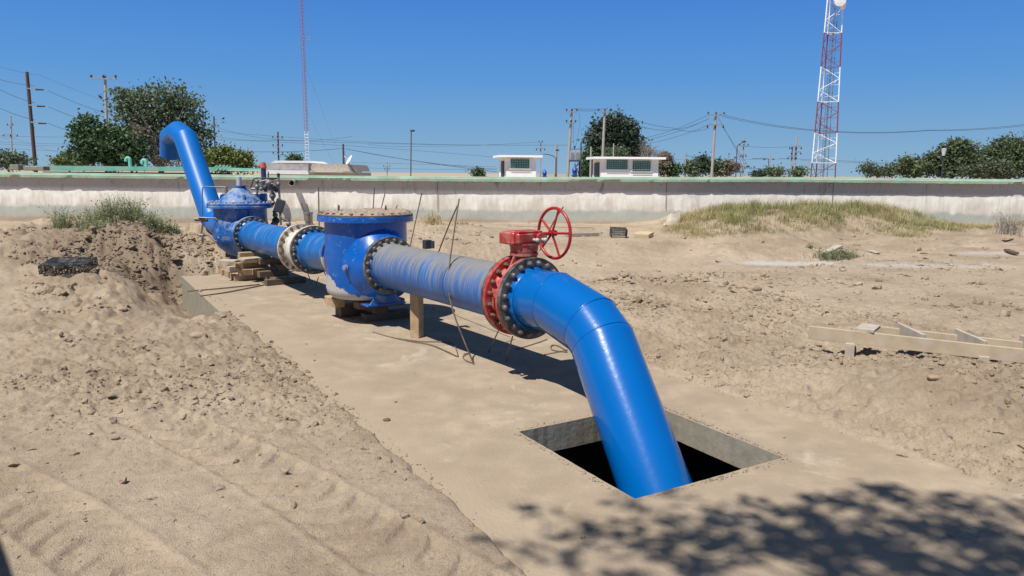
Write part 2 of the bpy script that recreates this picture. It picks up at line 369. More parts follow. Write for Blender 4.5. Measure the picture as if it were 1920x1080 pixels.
def build_ground():
    rs = [0.05, .6, 1.2, 1.8, 2.2, 2.5]; r = 2.7
    while r < 34: rs.append(r); r *= 1.0040 if r < 14 else 1.0055
    while r < 6000: rs.append(r); r *= 1.12
    fine = math.radians(40); th = list(np.arange(-fine, fine, .00195))
    out = list(np.arange(fine, 2*math.pi-fine, .035)); th = np.array(th+out); rs = np.array(rs)
    R, T = np.meshgrid(rs, th, indexing='ij'); X = R*np.sin(T); Y = R*np.cos(T)
    Z = np.where(R < 60, height(X, Y), .03)
    Z = np.where((np.abs(Y-34.2) < 1.8) | (R > 45), np.minimum(Z, .05)*0+.03, Z)
    n, m = len(rs), len(th); idx = np.arange(n*m).reshape(n, m)
    a = idx[:-1]; b = idx[1:]; a2 = np.roll(a, -1, 1); b2 = np.roll(b, -1, 1)
    F = np.stack([a, b, b2, a2], -1).reshape(-1, 4)
    o = np_mesh('ground', np.stack([X, Y, Z], -1).reshape(-1, 3), F[:, ::-1], SOIL)
    set_soil_shade(o, X.ravel(), Y.ravel())
    tag(o, 'bare sandy soil of the site with tyre tracks and rubble', None, None, 'structure')
    return o
build_ground()

# loose clods and pebbles, uncountable
def clods():
    P = []; 
    def scat(n, xr, yr, smin, smax, pw, dens):
        x = RNG.uniform(*xr, n); y = RNG.uniform(*yr, n); k = RNG.uniform(0, 1, n) < dens(x, y)
        x = x[k]; y = y[k]; s = smin*(1-RNG.uniform(0, 1, len(x)))**(-1/pw); s = np.minimum(s, smax)
        return x, y, s
    def dn(x, y):
        v, wv = vw(x, y); rm = rough_mask(x, y); cl = ss(-.12, .22, fbm(x, y, 1.1, 3, 99))
        onslab = (v > 2.15) & (v < 5.5) & (wv > -16.6)
        edge = np.maximum(np.exp(-((v-2.1)/.25)**2), np.exp(-((v-5.75)/.35)**2))*.9
        return np.where(onslab, .0035, np.clip(rm-.05, 0, 1)*cl+edge*.28*cl+.05)*(1-.9*((wv < -11.6) & (v > 1.0)))
    sets = [scat(170000, (-6, 7), (3.0, 13), .0035, .042, 2.0, dn), scat(85000, (-16, 12), (11, 24), .013, .10, 2.05, dn),
            scat(2500, (-14, 16), (18, 31), .02, .12, 2, lambda x, y: .5*rough_mask(x, y)+.08)]
    n = 900; e = RNG.integers(0, 4, n); u = RNG.uniform(0, 1, n); off = np.abs(RNG.normal(0, .035, n))+.004   # crumbs along the broken rim of the hatch
    vv = np.where(e == 0, HV0-off, np.where(e == 1, HV1+off, HV0+(HV1-HV0)*u)); ww = np.where(e == 2, HW0-off, np.where(e == 3, HW1+off, HW0+(HW1-HW0)*u))
    cx, cy = xy(vv, ww); sets.append((cx, cy, np.minimum(.013, .0035*(1-RNG.uniform(0, 1, n))**(-1/2.2))))
    k_ = 3000; bx = RNG.uniform(-10, -5.6, k_); by = RNG.uniform(14.6, 19, k_); vb, wb = vw(bx, by); kb = (vb < 1.5) | (wb < SLW0-.15); sets.append((bx[kb], by[kb], np.minimum(.085, .016*(1-RNG.uniform(0, 1, int(kb.sum())))**(-1/1.9))))
    x = np.concatenate([s[0] for s in sets]); y = np.concatenate([s[1] for s in sets]); s = np.concatenate([q[2] for q in sets])
    v, wv = vw(x, y); z = height(x, y)
    slab = (v > SLV0) & (v < SLV1) & (wv > SLW0)
    hole = (v > HV0-.02) & (v < HV1+.02) & (wv > HW0-.02) & (wv < HW1+.02)
    z = np.where(slab, np.maximum(z, 0.0), z); keep = ~hole; x, y, z, s = x[keep], y[keep], z[keep], s[keep]
    # icosahedron
    p = (1+5**.5)/2
    iv = np.array([(-1,p,0),(1,p,0),(-1,-p,0),(1,-p,0),(0,-1,p),(0,1,p),(0,-1,-p),(0,1,-p),(p,0,-1),(p,0,1),(-p,0,-1),(-p,0,1)])/1.9
    it = np.array([(0,11,5),(0,5,1),(0,1,7),(0,7,10),(0,10,11),(1,5,9),(5,11,4),(11,10,2),(10,7,6),(7,1,8),(3,9,4),(3,4,2),(3,2,6),(3,6,8),(3,8,9),(4,9,5),(2,4,11),(6,2,10),(8,6,7),(9,8,1)])
    n = len(x); V = iv[None]*RNG.uniform(.55, 1.25, (n, 12, 1))*s[:, None, None]
    V = V*RNG.uniform(.6, 1.3, (n, 1, 3)); V[:, :, 2] *= .72
    a = RNG.uniform(0, 6.28, n); ca, sa = np.cos(a)[:, None], np.sin(a)[:, None]
    V = np.stack([V[:, :, 0]*ca-V[:, :, 1]*sa, V[:, :, 0]*sa+V[:, :, 1]*ca, V[:, :, 2]], -1)
    V += np.stack([x, y, z+s*.18], -1)[:, None]
    F = it[None]+(np.arange(n)*12)[:, None, None]
    o = np_mesh('dirt_clods', V.reshape(-1, 3), F.reshape(-1, 3), SOIL, smooth=False, k=3)
    set_soil_shade(o, V[:, :, 0].ravel(), V[:, :, 1].ravel())
    tag(o, 'loose clods and crumbs of sandy soil strewn over the site', 'clods', None, 'stuff')
clods()

# ------------------------------------------------------------------ concrete slab with hatch
def concrete(name, base, dust, damt, bump=.5):
    return pmat(name, base, .92, var=.16, scale=3.5, detail=12, dirt=dust, damt=damt, dscale=1.3, bump=bump, bscale=35, spec=.2)
CONC = concrete('dusty_concrete', (.355, .28, .20), (.30, .235, .165), .75, .7)
CONCG = pmat('grey_concrete', (.27, .245, .19), .9, var=.16, scale=9, dirt=(.33, .27, .19), damt=.35, dscale=6, bump=.35, bscale=30, spec=.2)
def slab_top_mat():
    m = CONC; t = m.node_tree; N = t.nodes; L = t.links; b = N['Principled BSDF']
    g = N.new('ShaderNodeNewGeometry'); src = b.inputs['Base Color'].links[0].from_socket
    n = N.new('ShaderNodeTexNoise'); n.inputs['Scale'].default_value = 1.1; n.inputs['Detail'].default_value = 9; n.inputs['Roughness'].default_value = .75; n.inputs['Distortion'].default_value = 1.2
    L.new(g.outputs['Position'], n.inputs['Vector'])
    r = N.new('ShaderNodeMapRange'); L.new(n.outputs[0], r.inputs[0]); r.inputs[1].default_value = .57; r.inputs[2].default_value = .72; r.inputs[4].default_value = .8
    mm = N.new('ShaderNodeMix'); mm.data_type = 'RGBA'; L.new(r.outputs[0], mm.inputs['Factor']); L.new(src, mm.inputs['A']); mm.inputs['B'].default_value = (.50, .43, .345, 1)
    # soil drifted over the slab's long edges
    d = N.new('ShaderNodeVectorMath'); d.operation = 'DOT_PRODUCT'; L.new(g.outputs['Position'], d.inputs[0]); d.inputs[1].default_value = (cu, su, 0)
    n4 = N.new('ShaderNodeTexNoise'); n4.inputs['Scale'].default_value = 2.3; n4.inputs['Detail'].default_value = 8; n4.inputs['Roughness'].default_value = .7; L.new(g.outputs['Position'], n4.inputs['Vector'])
    a4 = N.new('ShaderNodeMath'); a4.operation = 'MULTIPLY_ADD'; L.new(n4.outputs[0], a4.inputs[0]); a4.inputs[1].default_value = 1.5; L.new(d.outputs['Value'], a4.inputs[2])
    r4 = N.new('ShaderNodeMapRange'); L.new(a4.outputs[0], r4.inputs[0]); r4.inputs[1].default_value = 3.35; r4.inputs[2].default_value = 2.75
    m4 = N.new('ShaderNodeMix'); m4.data_type = 'RGBA'; L.new(r4.outputs[0], m4.inputs['Factor']); L.new(mm.outputs['Result'], m4.inputs['A']); m4.inputs['B'].default_value = (.345, .27, .192, 1)
    L.new(m4.outputs['Result'], b.inputs['Base Color'])
slab_top_mat()
def build_slab():
    T = .25
    # grid of cells in v,w leaving the hatch open; edges broken by small offsets
    def line(a, b, step): k = max(1, int(round((b-a)/step))); return list(np.linspace(a, b, k+1))
    vs = line(SLV0, HV0, .25)[:-1]+line(HV0, HV1, .05)+line(HV1, SLV1, .25)[1:]
    ws = line(SLW0, HW0, .25)[:-1]+line(HW0, HW1, .05)+line(HW1, SLW1, .25)[1:]
    V = []; F = []; iv = {}
    def P(i, j, z):
        key = (i, j, z)
        if key not in iv:
            v, wv = vs[i], ws[j]; r = random.Random(i*971+j*131)
            on = (abs(v-HV0) < 1e-6 or abs(v-HV1) < 1e-6) and HW0-1e-6 <= wv <= HW1+1e-6 or (abs(wv-HW0) < 1e-6 or abs(wv-HW1) < 1e-6) and HV0-1e-6 <= v <= HV1+1e-6
            if on: 
                q = .003
                v += r.uniform(-q, q); wv += r.uniform(-q, q)
            X, Y = xy(v, wv); zz = 0 if z == 0 else -T
            if z == 0: zz = (vn(np.array([X*1.1]), np.array([Y*1.1]), 5)[0]-.5)*.012
            if j == 0 or i == 0:
                if z: zz = -.8
            iv[key] = len(V); V.append((X, Y, zz))
        return iv[key]
    def hole(i, j): return HV0-1e-6 <= vs[i] and vs[i+1] <= HV1+1e-6 and HW0-1e-6 <= ws[j] and ws[j+1] <= HW1+1e-6
    tops = MB(); side = []; nv, nw = len(vs)-1, len(ws)-1
    for i in range(nv):
        for j in range(nw):
            if hole(i, j): continue
            F.append(((P(i,j,0), P(i+1,j,0), P(i+1,j+1,0), P(i,j+1,0)), 0))
            if HV0-.5 < vs[i] < HV1+.6 and HW0-.6 < ws[j] < HW1+.7: F.append(((P(i,j,1), P(i,j+1,1), P(i+1,j+1,1), P(i+1,j,1)), 1))
            for (di, dj, e) in ((-1,0,((i,j),(i,j+1))), (1,0,((i+1,j),(i+1,j+1))), (0,-1,((i,j),(i+1,j))), (0,1,((i,j+1),(i+1,j+1)))):
                a, b = i+di, j+dj
                if a < 0 or b < 0 or a >= nv or b >= nw or hole(a, b):
                    F.append(((P(*e[0],0), P(*e[1],0), P(*e[1],1), P(*e[0],1)), 1))
    me = bpy.data.meshes.new('concrete_slab'); me.from_pydata(V, [], [f for f, _ in F]); me.materials.append(CONC); me.materials.append(CONCG)
    for p, (_, k) in zip(me.polygons, F): p.material_index = k
    o = bpy.data.objects.new('concrete_slab', me); COL.objects.link(o)
    tag(o, 'long dusty concrete slab under the pipeline with a square opening', None, None, 'structure')
    # chamber walls below
    mb = MB(); dk = pmat('darkened_concrete', (.05, .045, .04), .95)  # near-black base colour puts the chamber's darkness into the concrete
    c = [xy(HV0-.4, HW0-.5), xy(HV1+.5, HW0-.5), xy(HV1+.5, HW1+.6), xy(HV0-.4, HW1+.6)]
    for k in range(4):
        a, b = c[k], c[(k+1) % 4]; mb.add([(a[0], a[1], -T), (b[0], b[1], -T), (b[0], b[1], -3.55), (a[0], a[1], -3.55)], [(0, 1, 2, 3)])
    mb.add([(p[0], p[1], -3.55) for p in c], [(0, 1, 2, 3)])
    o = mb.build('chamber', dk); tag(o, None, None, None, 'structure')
build_slab()
# ------------------------------------------------------------------ tank wall along the back
WALLM = None
def wall_material():
    m = bpy.data.materials.new('whitewashed_wall'); m.use_nodes = True; t = m.node_tree; N = t.nodes; L = t.links
    b = N['Principled BSDF']; b.inputs['Roughness'].default_value = .92; b.inputs['Specular IOR Level'].default_value = .2
    g = N.new('ShaderNodeNewGeometry'); pos = g.outputs['Position']
    def noise(sc, det=7, ro=.65, vec=None, dist=0):
        n = N.new('ShaderNodeTexNoise'); n.inputs['Scale'].default_value = sc; n.inputs['Detail'].default_value = det
        n.inputs['Roughness'].default_value = ro; n.inputs['Distortion'].default_value = dist; L.new(vec or pos, n.inputs['Vector']); return n.outputs[0]
    def mrange(v, a, b_, c=0, d=1):
        r = N.new('ShaderNodeMapRange'); L.new(v, r.inputs[0]); r.inputs[1].default_value = a; r.inputs[2].default_value = b_; r.inputs[3].default_value = c; r.inputs[4].default_value = d; return r.outputs[0]
    def mix(f, a, bcol):
        mm = N.new('ShaderNodeMix'); mm.data_type = 'RGBA'; L.new(f, mm.inputs['Factor'])
        if isinstance(a, tuple): mm.inputs['A'].default_value = a
        else: L.new(a, mm.inputs['A'])
        mm.inputs['B'].default_value = bcol; return mm.outputs['Result']
    def mul(a, c):
        q = N.new('ShaderNodeMath'); q.operation = 'MULTIPLY'; L.new(a, q.inputs[0])
        if isinstance(c, float): q.inputs[1].default_value = c
        else: L.new(c, q.inputs[1])
        return q.outputs[0]
    sp = N.new('ShaderNodeSeparateXYZ'); L.new(pos, sp.inputs[0]); z = sp.outputs[2]
    st = N.new('ShaderNodeMapping'); st.inputs['Scale'].default_value = (2.4, 2.4, .45); L.new(pos, st.inputs[0])
    base = mix(mrange(noise(2.2, 9, .75), .35, .65), (.88, .84, .76, 1), (.78, .74, .66, 1))
    # bare plaster where the whitewash has worn, more of it lower down
    zz = N.new('ShaderNodeMath'); zz.operation = 'MULTIPLY_ADD'; L.new(z, zz.inputs[0]); zz.inputs[1].default_value = -.30; L.new(noise(.9, 8, .65, st.outputs[0], .4), zz.inputs[2])
    c = mix(mrange(zz.outputs[0], .13, .33, 0, .9), base, (.60, .54, .45, 1))
    # faded turquoise band near the foot
    bz = N.new('ShaderNodeMath'); bz.operation = 'MULTIPLY_ADD'; L.new(noise(1.2, 6, .7), bz.inputs[0]); bz.inputs[1].default_value = .6; L.new(z, bz.inputs[2])
    c = mix(mul(mul(mrange(bz.outputs[0], .98, .86), mrange(bz.outputs[0], .45, .6)), .6), c, (.30, .37, .34, 1))
    c = mix(mrange(bz.outputs[0], .62, .42, 0, .85), c, (.37, .30, .22, 1))
    c = mix(mrange(z, 1.34, 1.5, 0, .62), c, (.33, .27, .25, 1))  # grimy band under the coping, its shade partly painted into the colour
    # black mould specks and runs, mainly close under the coping
    up = mrange(z, .95, 1.75)
    c = mix(mul(mul(mrange(noise(7, 9, .8), .56, .64), up), .8), c, (.10, .09, .085, 1))
    c = mix(mul(mul(mrange(noise(1.1, 6, .75, st.outputs[0], .8), .57, .68), up), .75), c, (.14, .125, .12, 1))
    c = mix(mul(mrange(noise(26, 4, .6), .66, .70), .8), c, (.14, .12, .11, 1))
    L.new(c, b.inputs['Base Color'])
    bp = N.new('ShaderNodeBump'); bp.inputs['Strength'].default_value = .3; bp.inputs['Distance'].default_value = .02
    L.new(noise(9, 9, .75), bp.inputs['Height']); L.new(bp.outputs[0], b.inputs['Normal'])
    return m
WY = 32.0
CAPG = pmat('pale_green_paint', (.32, .47, .36), .8, var=.18, scale=1.3, dirt=(.40, .39, .30), damt=.5, dscale=1.6, bump=.4, bscale=14)
CAPT = pmat('turquoise_paint', (.16, .50, .38), .7, var=.2, scale=2, dirt=(.35, .36, .28), damt=.55, dscale=2)
def build_wall():
    t = empty('boundary_wall', (0, WY, 0), 'long low whitewashed concrete wall with a pale green coping across the back', 'wall')
    # top edge as surveyed along the wall (photo pixel of the coping's lower edge)
    tops = [(-60, 331), (0, 331.5), (380, 336), (640, 338.5), (1000, 341), (1480, 341), (1920, 345.5), (2000, 346)]
    px = [a for a, _ in tops]; py = [b for _, b in tops]
    X = []; Zt = []
    for a in np.linspace(-560, 2480, 610):
        y = float(np.interp(a, px, py)) + (0 if -60 < a < 2000 else (a+60)*.011 if a < -60 else (a-2000)*.01)
        p = at(a, y, WY); X.append(p.x); Zt.append(p.z)
    X = np.array(X); Zt = np.array(Zt)
    mb = MB(); n = len(X); rows = 26; V = []; F = []
    for j in range(rows+1):
        f = j/rows
        zc = -.5+(Zt+.5)*f; dy = -.035*np.array(fbm(X, zc, 1.1, 3, 7))-.02*np.array(fbm(X, zc, 5, 2, 9))
        for i in range(n): V.append((X[i], WY+dy[i], zc[i]))
    for j in range(rows):
        for i in range(n-1): F.append((j*n+i, j*n+i+1, (j+1)*n+i+1, (j+1)*n+i))
    mb.add(V, F, True)
    mb.add([(X[0], WY+.3, -.5), (X[-1], WY+.3, -.5), (X[-1], WY+.3, Zt[-1]), (X[0], WY+.3, Zt[0])], [(0, 1, 2, 3)])
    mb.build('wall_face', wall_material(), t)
    # coping: projecting slab with a step and a broken lower arris
    cp = MB(); V = []; F = []; prof = [(-.02, 0.), (-.235, 0.), (-.245, .115), (-.215, .128), (-.205, .195), (.45, .205), (.45, 0.)]
    k = len(prof)
    for i in range(n):
        chip = max(0, float(fbm(X[i:i+1], X[i:i+1]*0, 1.4, 3, 33)[0])-.17)*.75*(0 if i % 1 else 1)+.012*RNG.uniform(-1, 1)*.5
        chip = min(chip, .085)
        for q, (a, b) in enumerate(prof):
            yy = WY+a; z2 = Zt[i]+b
            if q == 1: z2 += chip; yy += chip*.4
            if q == 2: z2 += .004*RNG.uniform(-1, 1)
            if q == 4: z2 += .012*float(fbm(X[i:i+1], X[i:i+1]*0+3, 2, 3, 3)[0])
            V.append((X[i], yy, z2))
    for i in range(n-1):
        for q in range(k): q2 = (q+1) % k; F.append((i*k+q, (i+1)*k+q, (i+1)*k+q2, i*k+q2))
    cp.add(V, F); cp.build('coping', CAPG, t)
    # expansion joints
    for pxx in (820, 1250, 1563):
        j = MB(); a = at(pxx, 341, WY-.03); j.box((a.x, WY-.045, a.z-.6), (.018, .012, 1.15)); j.build('joint', pmat('dark_joint', (.12, .1, .09)), t)
    # pipe stub sticking out of the wall, open end
    s = MB(); c = at(546.5, 343, WY-.5)
    s.rev(c, (0, 1, 0), [(0, .112), (0, .132)], 20); s.rev(c, (0, 1, 0), [(0, .132), (.5, .132)], 20); s.rev(c, (0, 1, 0), [(0, .112), (.48, .112)], 20); s.rev(c, (0, 1, 0), [(.48, .112), (.48, .001)], 20)
    s.build('drain_stub', pmat('grey_plastic', (.30, .28, .27), .6), t)
    return Zt
build_wall()

# left: roof edge of the tank behind the wall, with vents
def roof_slab():
    t = empty('tank_roof', at(245, 330, 36), 'bright turquoise roof edge of the tank seen over the wall at left', 'roof')
    Y = 36
    a = at(66, 318, Y); b = at(1000 if False else 428, 320, Y); mb = MB()
    za = at(66, 311, Y).z; a2 = at(120, 311, Y); b2 = at(405, 319, Y)
    mb.add([(a.x, Y, a.z-.05), (b.x, Y, b.z-.02), (b.x-.3, Y, b2.z+.14), (a.x, Y, za+.02), (a.x, Y+6, a.z-.05), (b.x, Y+6, b.z-.02), (b.x-.3, Y+6, b2.z+.10), (a.x, Y+6, za+.02)],
           [(0,1,2,3),(4,7,6,5),(0,3,7,4),(1,5,6,2),(3,2,6,7),(0,4,5,1)])
    mb.build('roof_edge', CAPT, t)
    w2 = MB(); w2.box(((a.x+b.x)/2, Y+.6, (a.z)/2-.06), ((b.x-a.x)*.98, .4, a.z-.06)); w2.build('wall', MATS['darkened_concrete'], t)
    for px_ in (402, 409, 416, 422, 428):
        f = MB(); p = at(px_-4, 319, Y-.1); q = at(px_+5, 309+abs(px_-410)*.15, Y-.1); f.beam(p, q, .05, .09); f.build('starter_fin', CAPT, t)
    # low grey block at the wall's left end
    mb = MB(); p = at(33, 313, 34.5); mb.box((p.x, 34.5, p.z-.02), (.42, .5, .25), None, .02); mb.box((p.x+.75, 34.7, p.z-.06), (.95, .5, .2), None, .02)
    thing_mesh('concrete_block', mb, pmat('grey_block', (.30, .27, .2), .9), 'short grey concrete block lying on the coping at far left', 'block')
    for i, px_ in enumerate((242, 272)):
        p = at(px_, 314, Y+1.2); top = at(px_, 297 if i == 0 else 301, Y+1.2).z
        mb = MB(); r = .085; pts = [(p.x+.07, p.y, p.z-.15), (p.x+.07, p.y, top-.08)]
        for k in range(1, 9):
            a_ = math.pi*k/8; pts.append((p.x+.07-.09*(1-math.cos(a_)), p.y-.02*k/8, top-.08+.1*math.sin(a_)))
        pts.append((pts[-1][0], pts[-1][1], pts[-1][2]-.07)); mb.tube(pts, r, 14)
        thing_mesh('roof_vent', mb, CAPT, ['turquoise gooseneck vent pipe on the tank roof, the taller left one', 'turquoise gooseneck vent pipe on the tank roof, the shorter right one'][i], 'vent pipe', 'vent pipes on the tank roof')
roof_slab()

# far building with pale roofs
def far_building():
    Y = 58; t = empty('low_building', at(570, 330, Y), 'low pale building with layered white and tan roof slabs behind the wall', 'building')
    cr = pmat('cream_wall', (.50, .45, .38), .85, var=.08); wh = pmat('white_roof', (.74, .73, .70), .8, var=.06); gy = pmat('grey_fascia', (.33, .30, .29), .85); tn = pmat('tan_roof', (.46, .38, .31), .9, var=.12)
    def slab(name, x0, x1, y0, y1, Ya, dep, mt, sk=0):
        a = at(x0, y0, Ya); b = at(x1, y1, Ya); m = MB()
        m.add([(a.x, Ya, b.z), (b.x, Ya, b.z), (b.x-sk, Ya, a.z), (a.x+sk, Ya, a.z), (a.x, Ya+dep, b.z), (b.x, Ya+dep, b.z), (b.x-sk, Ya+dep, a.z), (a.x+sk, Ya+dep, a.z)],
              [(0,1,2,3),(4,7,6,5),(0,3,7,4),(1,5,6,2),(3,2,6,7),(0,4,5,1)]); return m.build(name, mt, t)
    slab('wall', 486, 660, 322, 352, Y+.5, 8, cr); slab('roof', 488, 578, 306.5, 318.5, Y-.6, 6, gy)
    slab('roof', 579, 657, 307.5, 321, Y-.3, 8, tn, .25); slab('roof', 508, 586, 301, 306, Y+1, 5, wh, .35)
    slab('canopy', 490, 579, 318.8, 327, Y-1.5, 2, wh, .1)
    slab('ledge', 577, 662, 321.3, 323, Y-.7, 3, wh)
    # dish on the roof
    p = at(656, 300, Y+.5); q = at(648, 320, Y+.5)
    d = empty('satellite_dish', at(651, 320, Y+.5), 'small white satellite dish on the tan roof at right', 'dish')
    m = MB(); m.tube([q, at(655, 306, Y+.5)], .03, 6); m.build('mast', MATS['grey_fascia'], d)
    m = MB(); ax = Vector((-.75, -.4, .5)).normalized(); prof = [(0, .01), (.02, .18), (.07, .33), (.12, .42)]
    m.rev(p-ax*.05, ax, prof, 18); m.rev(p-ax*.07, ax, [(0, .01), (.02, .18), (.07, .33), (.14, .42)], 18); m.tube([p, p+ax*.45+Vector((.0, 0, .0))], .015, 5); m.sphere(p+ax*.47, .05, 8, 5); m.build('reflector', wh, d)
    # red and blue vertical air valve seen over the pilot pipework
    p = at(495, 341, 31.2); t2 = empty('air_valve', p, 'upright pipe with red cap on a dark blue base in front of the coping', 'air valve')
    m = MB(); a = at(494.5, 331, 31.2); b = at(493.5, 316, 31.2); m.rev(p, (0, 0, 1), [(-.2, .1), (b.z-p.z, .105)], 16); m.build('base', pmat('navy_paint', (.02, .03, .11), .5), t2)
    m = MB(); c = at(492, 303, 31.2); m.rev(b, (0, 0, 1), [(0, .13), (.05, .14)], 14); m.rev(b, (0, 0, 1), [(.05, .14), (c.z-b.z-.04, .10)], 14); m.rev(b, (0, 0, 1), [(c.z-b.z-.04, .10), (c.z-b.z, .02)], 14)
    m.sphere(b+Vector((-.16, 0, .1)), .08, 10, 6); m.build('cap', pmat('faded_red', (.42, .10, .09), .6), t2)
far_building()

# ------------------------------------------------------------------ huts on the far side
HUTW = pmat('hut_white', (.90, .89, .86), .8, var=.03, scale=3, dirt=(.6, .58, .54), damt=.1, dscale=3)
HUTG = pmat('hut_grey_band', (.34, .35, .38), .85, var=.08)
GLASS = pmat('green_window', (.02, .17, .14), .18, var=.5, scale=1.6, spec=.6)
TURQ = pmat('turquoise_panel', (.02, .42, .36), .3)
BARM = pmat('window_bar', (.36, .42, .40), .6)
DARK = pmat('dark_metal', (.035, .037, .045), .6)
def text_mesh(body, size, mat, loc, parent, depth=.01):
    cu_ = bpy.data.curves.new('txt', 'FONT'); cu_.body = body; cu_.size = size; cu_.extrude = depth; cu_.align_x = 'CENTER'
    o = bpy.data.objects.new('txt', cu_); COL.objects.link(o)
    dg = bpy.context.evaluated_depsgraph_get(); me = bpy.data.meshes.new_from_object(o.evaluated_get(dg))
    bpy.data.objects.remove(o); me.materials.clear(); me.materials.append(mat)
    n = bpy.data.objects.new('lettering', me); COL.objects.link(n); n.parent = parent
    pw = parent_world(parent); n.location = Vector(loc)-pw; n.rotation_euler = (math.pi/2, 0, 0)
    return n
def hut(x0, xc, x1, ytop, Y, wins, label, door, txt):
    """x0..xc: shaded side face, xc..x1 front face (photo columns)"""
    a = at(xc, 330, Y); b = at(x1, 330, Y); zt = at(xc, ytop+5, Y).z
    dep = 2.6; sx = at(x0, 330, Y+dep).x-.0
    t = empty('white_hut', ((a.x+b.x)/2, Y, 0), label, 'hut')
    m = MB(); x0_ = a.x; x1_ = b.x; dx = sx-x0_
    m.add([(x0_, Y, 0), (x1_, Y, 0), (x1_, Y, zt), (x0_, Y, zt), (x0_+dx, Y+dep, 0), (x1_, Y+dep, 0), (x1_, Y+dep, zt), (x0_+dx, Y+dep, zt)], [(0,1,2,3),(4,7,6,5),(0,3,7,4),(1,5,6,2),(3,2,6,7)])
    m.build('wall', HUTW, t)
    m = MB(); ov = .42; th = .16
    m.add([(x0_-.55, Y-ov, zt), (x1_+.45, Y-ov, zt), (x1_+.45, Y+dep+ov, zt), (x0_+dx-.5, Y+dep+ov, zt)]+[(x0_-.55, Y-ov, zt+th), (x1_+.45, Y-ov, zt+th), (x1_+.45, Y+dep+ov, zt+th), (x0_+dx-.5, Y+dep+ov, zt+th)], [(0,3,2,1),(4,5,6,7),(0,1,5,4),(1,2,6,5),(2,3,7,6),(3,0,4,7)])
    m.build('roof', HUTW, t)
    # door opening on the side face
    m = MB(); f0, f1 = door; zd = zt-.25
    P = lambda f, z: (x0_+dx*f-.012, Y+dep*f, z)
    m.add([P(f0, 0), P(f1, 0), P(f1, zd), P(f0, zd), (P(f0, 0)[0]-.05, P(f0, 0)[1], 0), (P(f1, 0)[0]-.05, P(f1, 0)[1], 0), (P(f1, 0)[0]-.05, P(f1, 0)[1], zd), (P(f0, 0)[0]-.05, P(f0, 0)[1], zd)], [(0,1,2,3),(4,7,6,5),(0,4,5,1),(1,5,6,2),(2,6,7,3),(3,7,4,0)])
    m.build('door', DARK, t)
    for (wx0, wx1, wy0, wy1, nx, ny, part) in wins:
        p = at(wx0, wy0, Y); q = at(wx1, wy1, Y); W = q.x-p.x; Hh = p.z-q.z; c = ((p.x+q.x)/2, Y-.01, (p.z+q.z)/2)
        fr = MB(); e = .06
        for (cx, cz, sx_, sz_) in ((c[0], p.z, W+2*e, e), (c[0], q.z, W+2*e+.1, e*1.3), (p.x, c[2], e, Hh-e), (q.x, c[2], e, Hh-e)): fr.box((cx, Y-.035, cz), (sx_, .07, sz_))
        wn = fr.build('window', HUTW, t)
        g = MB(); g.box((c[0], Y+.0, c[2]), (W-.02, .03, Hh-.02)); g.build('pane', GLASS, wn)
        if part: g = MB(); g.box((p.x+W*.14, Y-.03, q.z+Hh*.27), (W*.24, .02, Hh*.46)); g.build('pane', TURQ, wn)
        g = MB()
        for i in range(1, nx): g.box((p.x+W*i/nx, Y-.10, c[2]), (.022, .02, Hh+.1))
        for j in range(0, ny+1): g.box((c[0], Y-.123, q.z+Hh*j/ny), (W+.06, .02, .022))
        g.build('grille', BARM, wn)
    if txt: [text_mesh(wd_, .21, txt[3], (at(txt[0], txt[1], Y).x+dx_, Y-.012, at(txt[0], txt[1], Y).z), t) for wd_, dx_ in (('CASETA', -.78), ('DE', -.12), ('CONTROL', .62))]
FAINT = pmat('faded_lettering', (.36, .38, .40), .8); INK = pmat('dark_lettering', (.04, .10, .08), .7)
hut(936, 949, 1005, 290, 55, [(957, 993, 297.5, 316.5, 8, 4, True)], 'smaller white hut with one barred window and a turquoise pane behind the wall', (.25, .62), (972, 296.4, 0, FAINT))
hut(1111, 1126, 1234, 293, 55, [(1136.5, 1177, 299, 318.5, 10, 5, False), (1185.5, 1220, 301, 321.5, 8, 6, False)], 'larger white hut with two barred green windows behind the wall', (.15, .7), (1157, 298.2, 0, INK))

# blue fittings standing on the tank beyond the wall
def blue_valve(px, ytop, wpx, label, Y=42):
    p = at(px, 329, Y); top = at(px, ytop, Y).z; r = wpx/1375*Y/2; z0 = p.z-.3; Hh = top-z0
    t = empty('blue_air_valve', (p.x, Y, z0), label, 'valve', 'blue air valves beyond the wall')
    bl = MATS.get('valve_blue') or pmat('valve_blue', (.02, .07, .30), .45)
    m = MB(); c = (p.x, Y, z0); m.rev(c, (0, 0, 1), [(0, r*.95), (Hh*.62, r*.95)], 20); m.rev(c, (0, 0, 1), [(Hh*.3, r*.95), (Hh*.3, r*1.45), (Hh*.36, r*1.45), (Hh*.36, r*.95)], 20, False); m.build('body', bl, t)
    m = MB(); m.rev(c, (0, 0, 1), [(Hh*.62, r*1.25), (Hh*.67, r*1.25)], 20); m.rev(c, (0, 0, 1), [(Hh*.62, .01), (Hh*.62, r*1.25)], 20); m.rev(c, (0, 0, 1), [(Hh*.67, r*1.25), (Hh*.85, r*.7), (Hh*.93, r*.3), (Hh, r*.28), (Hh, .001)], 20); m.build('cap', bl, t)
blue_valve(1021, 317, 7.5, 'small blue air valve beyond the wall beside the smaller hut')
blue_valve(1077.5, 309.5, 9, 'taller blue air valve with pointed cap beyond the wall below the transformer')

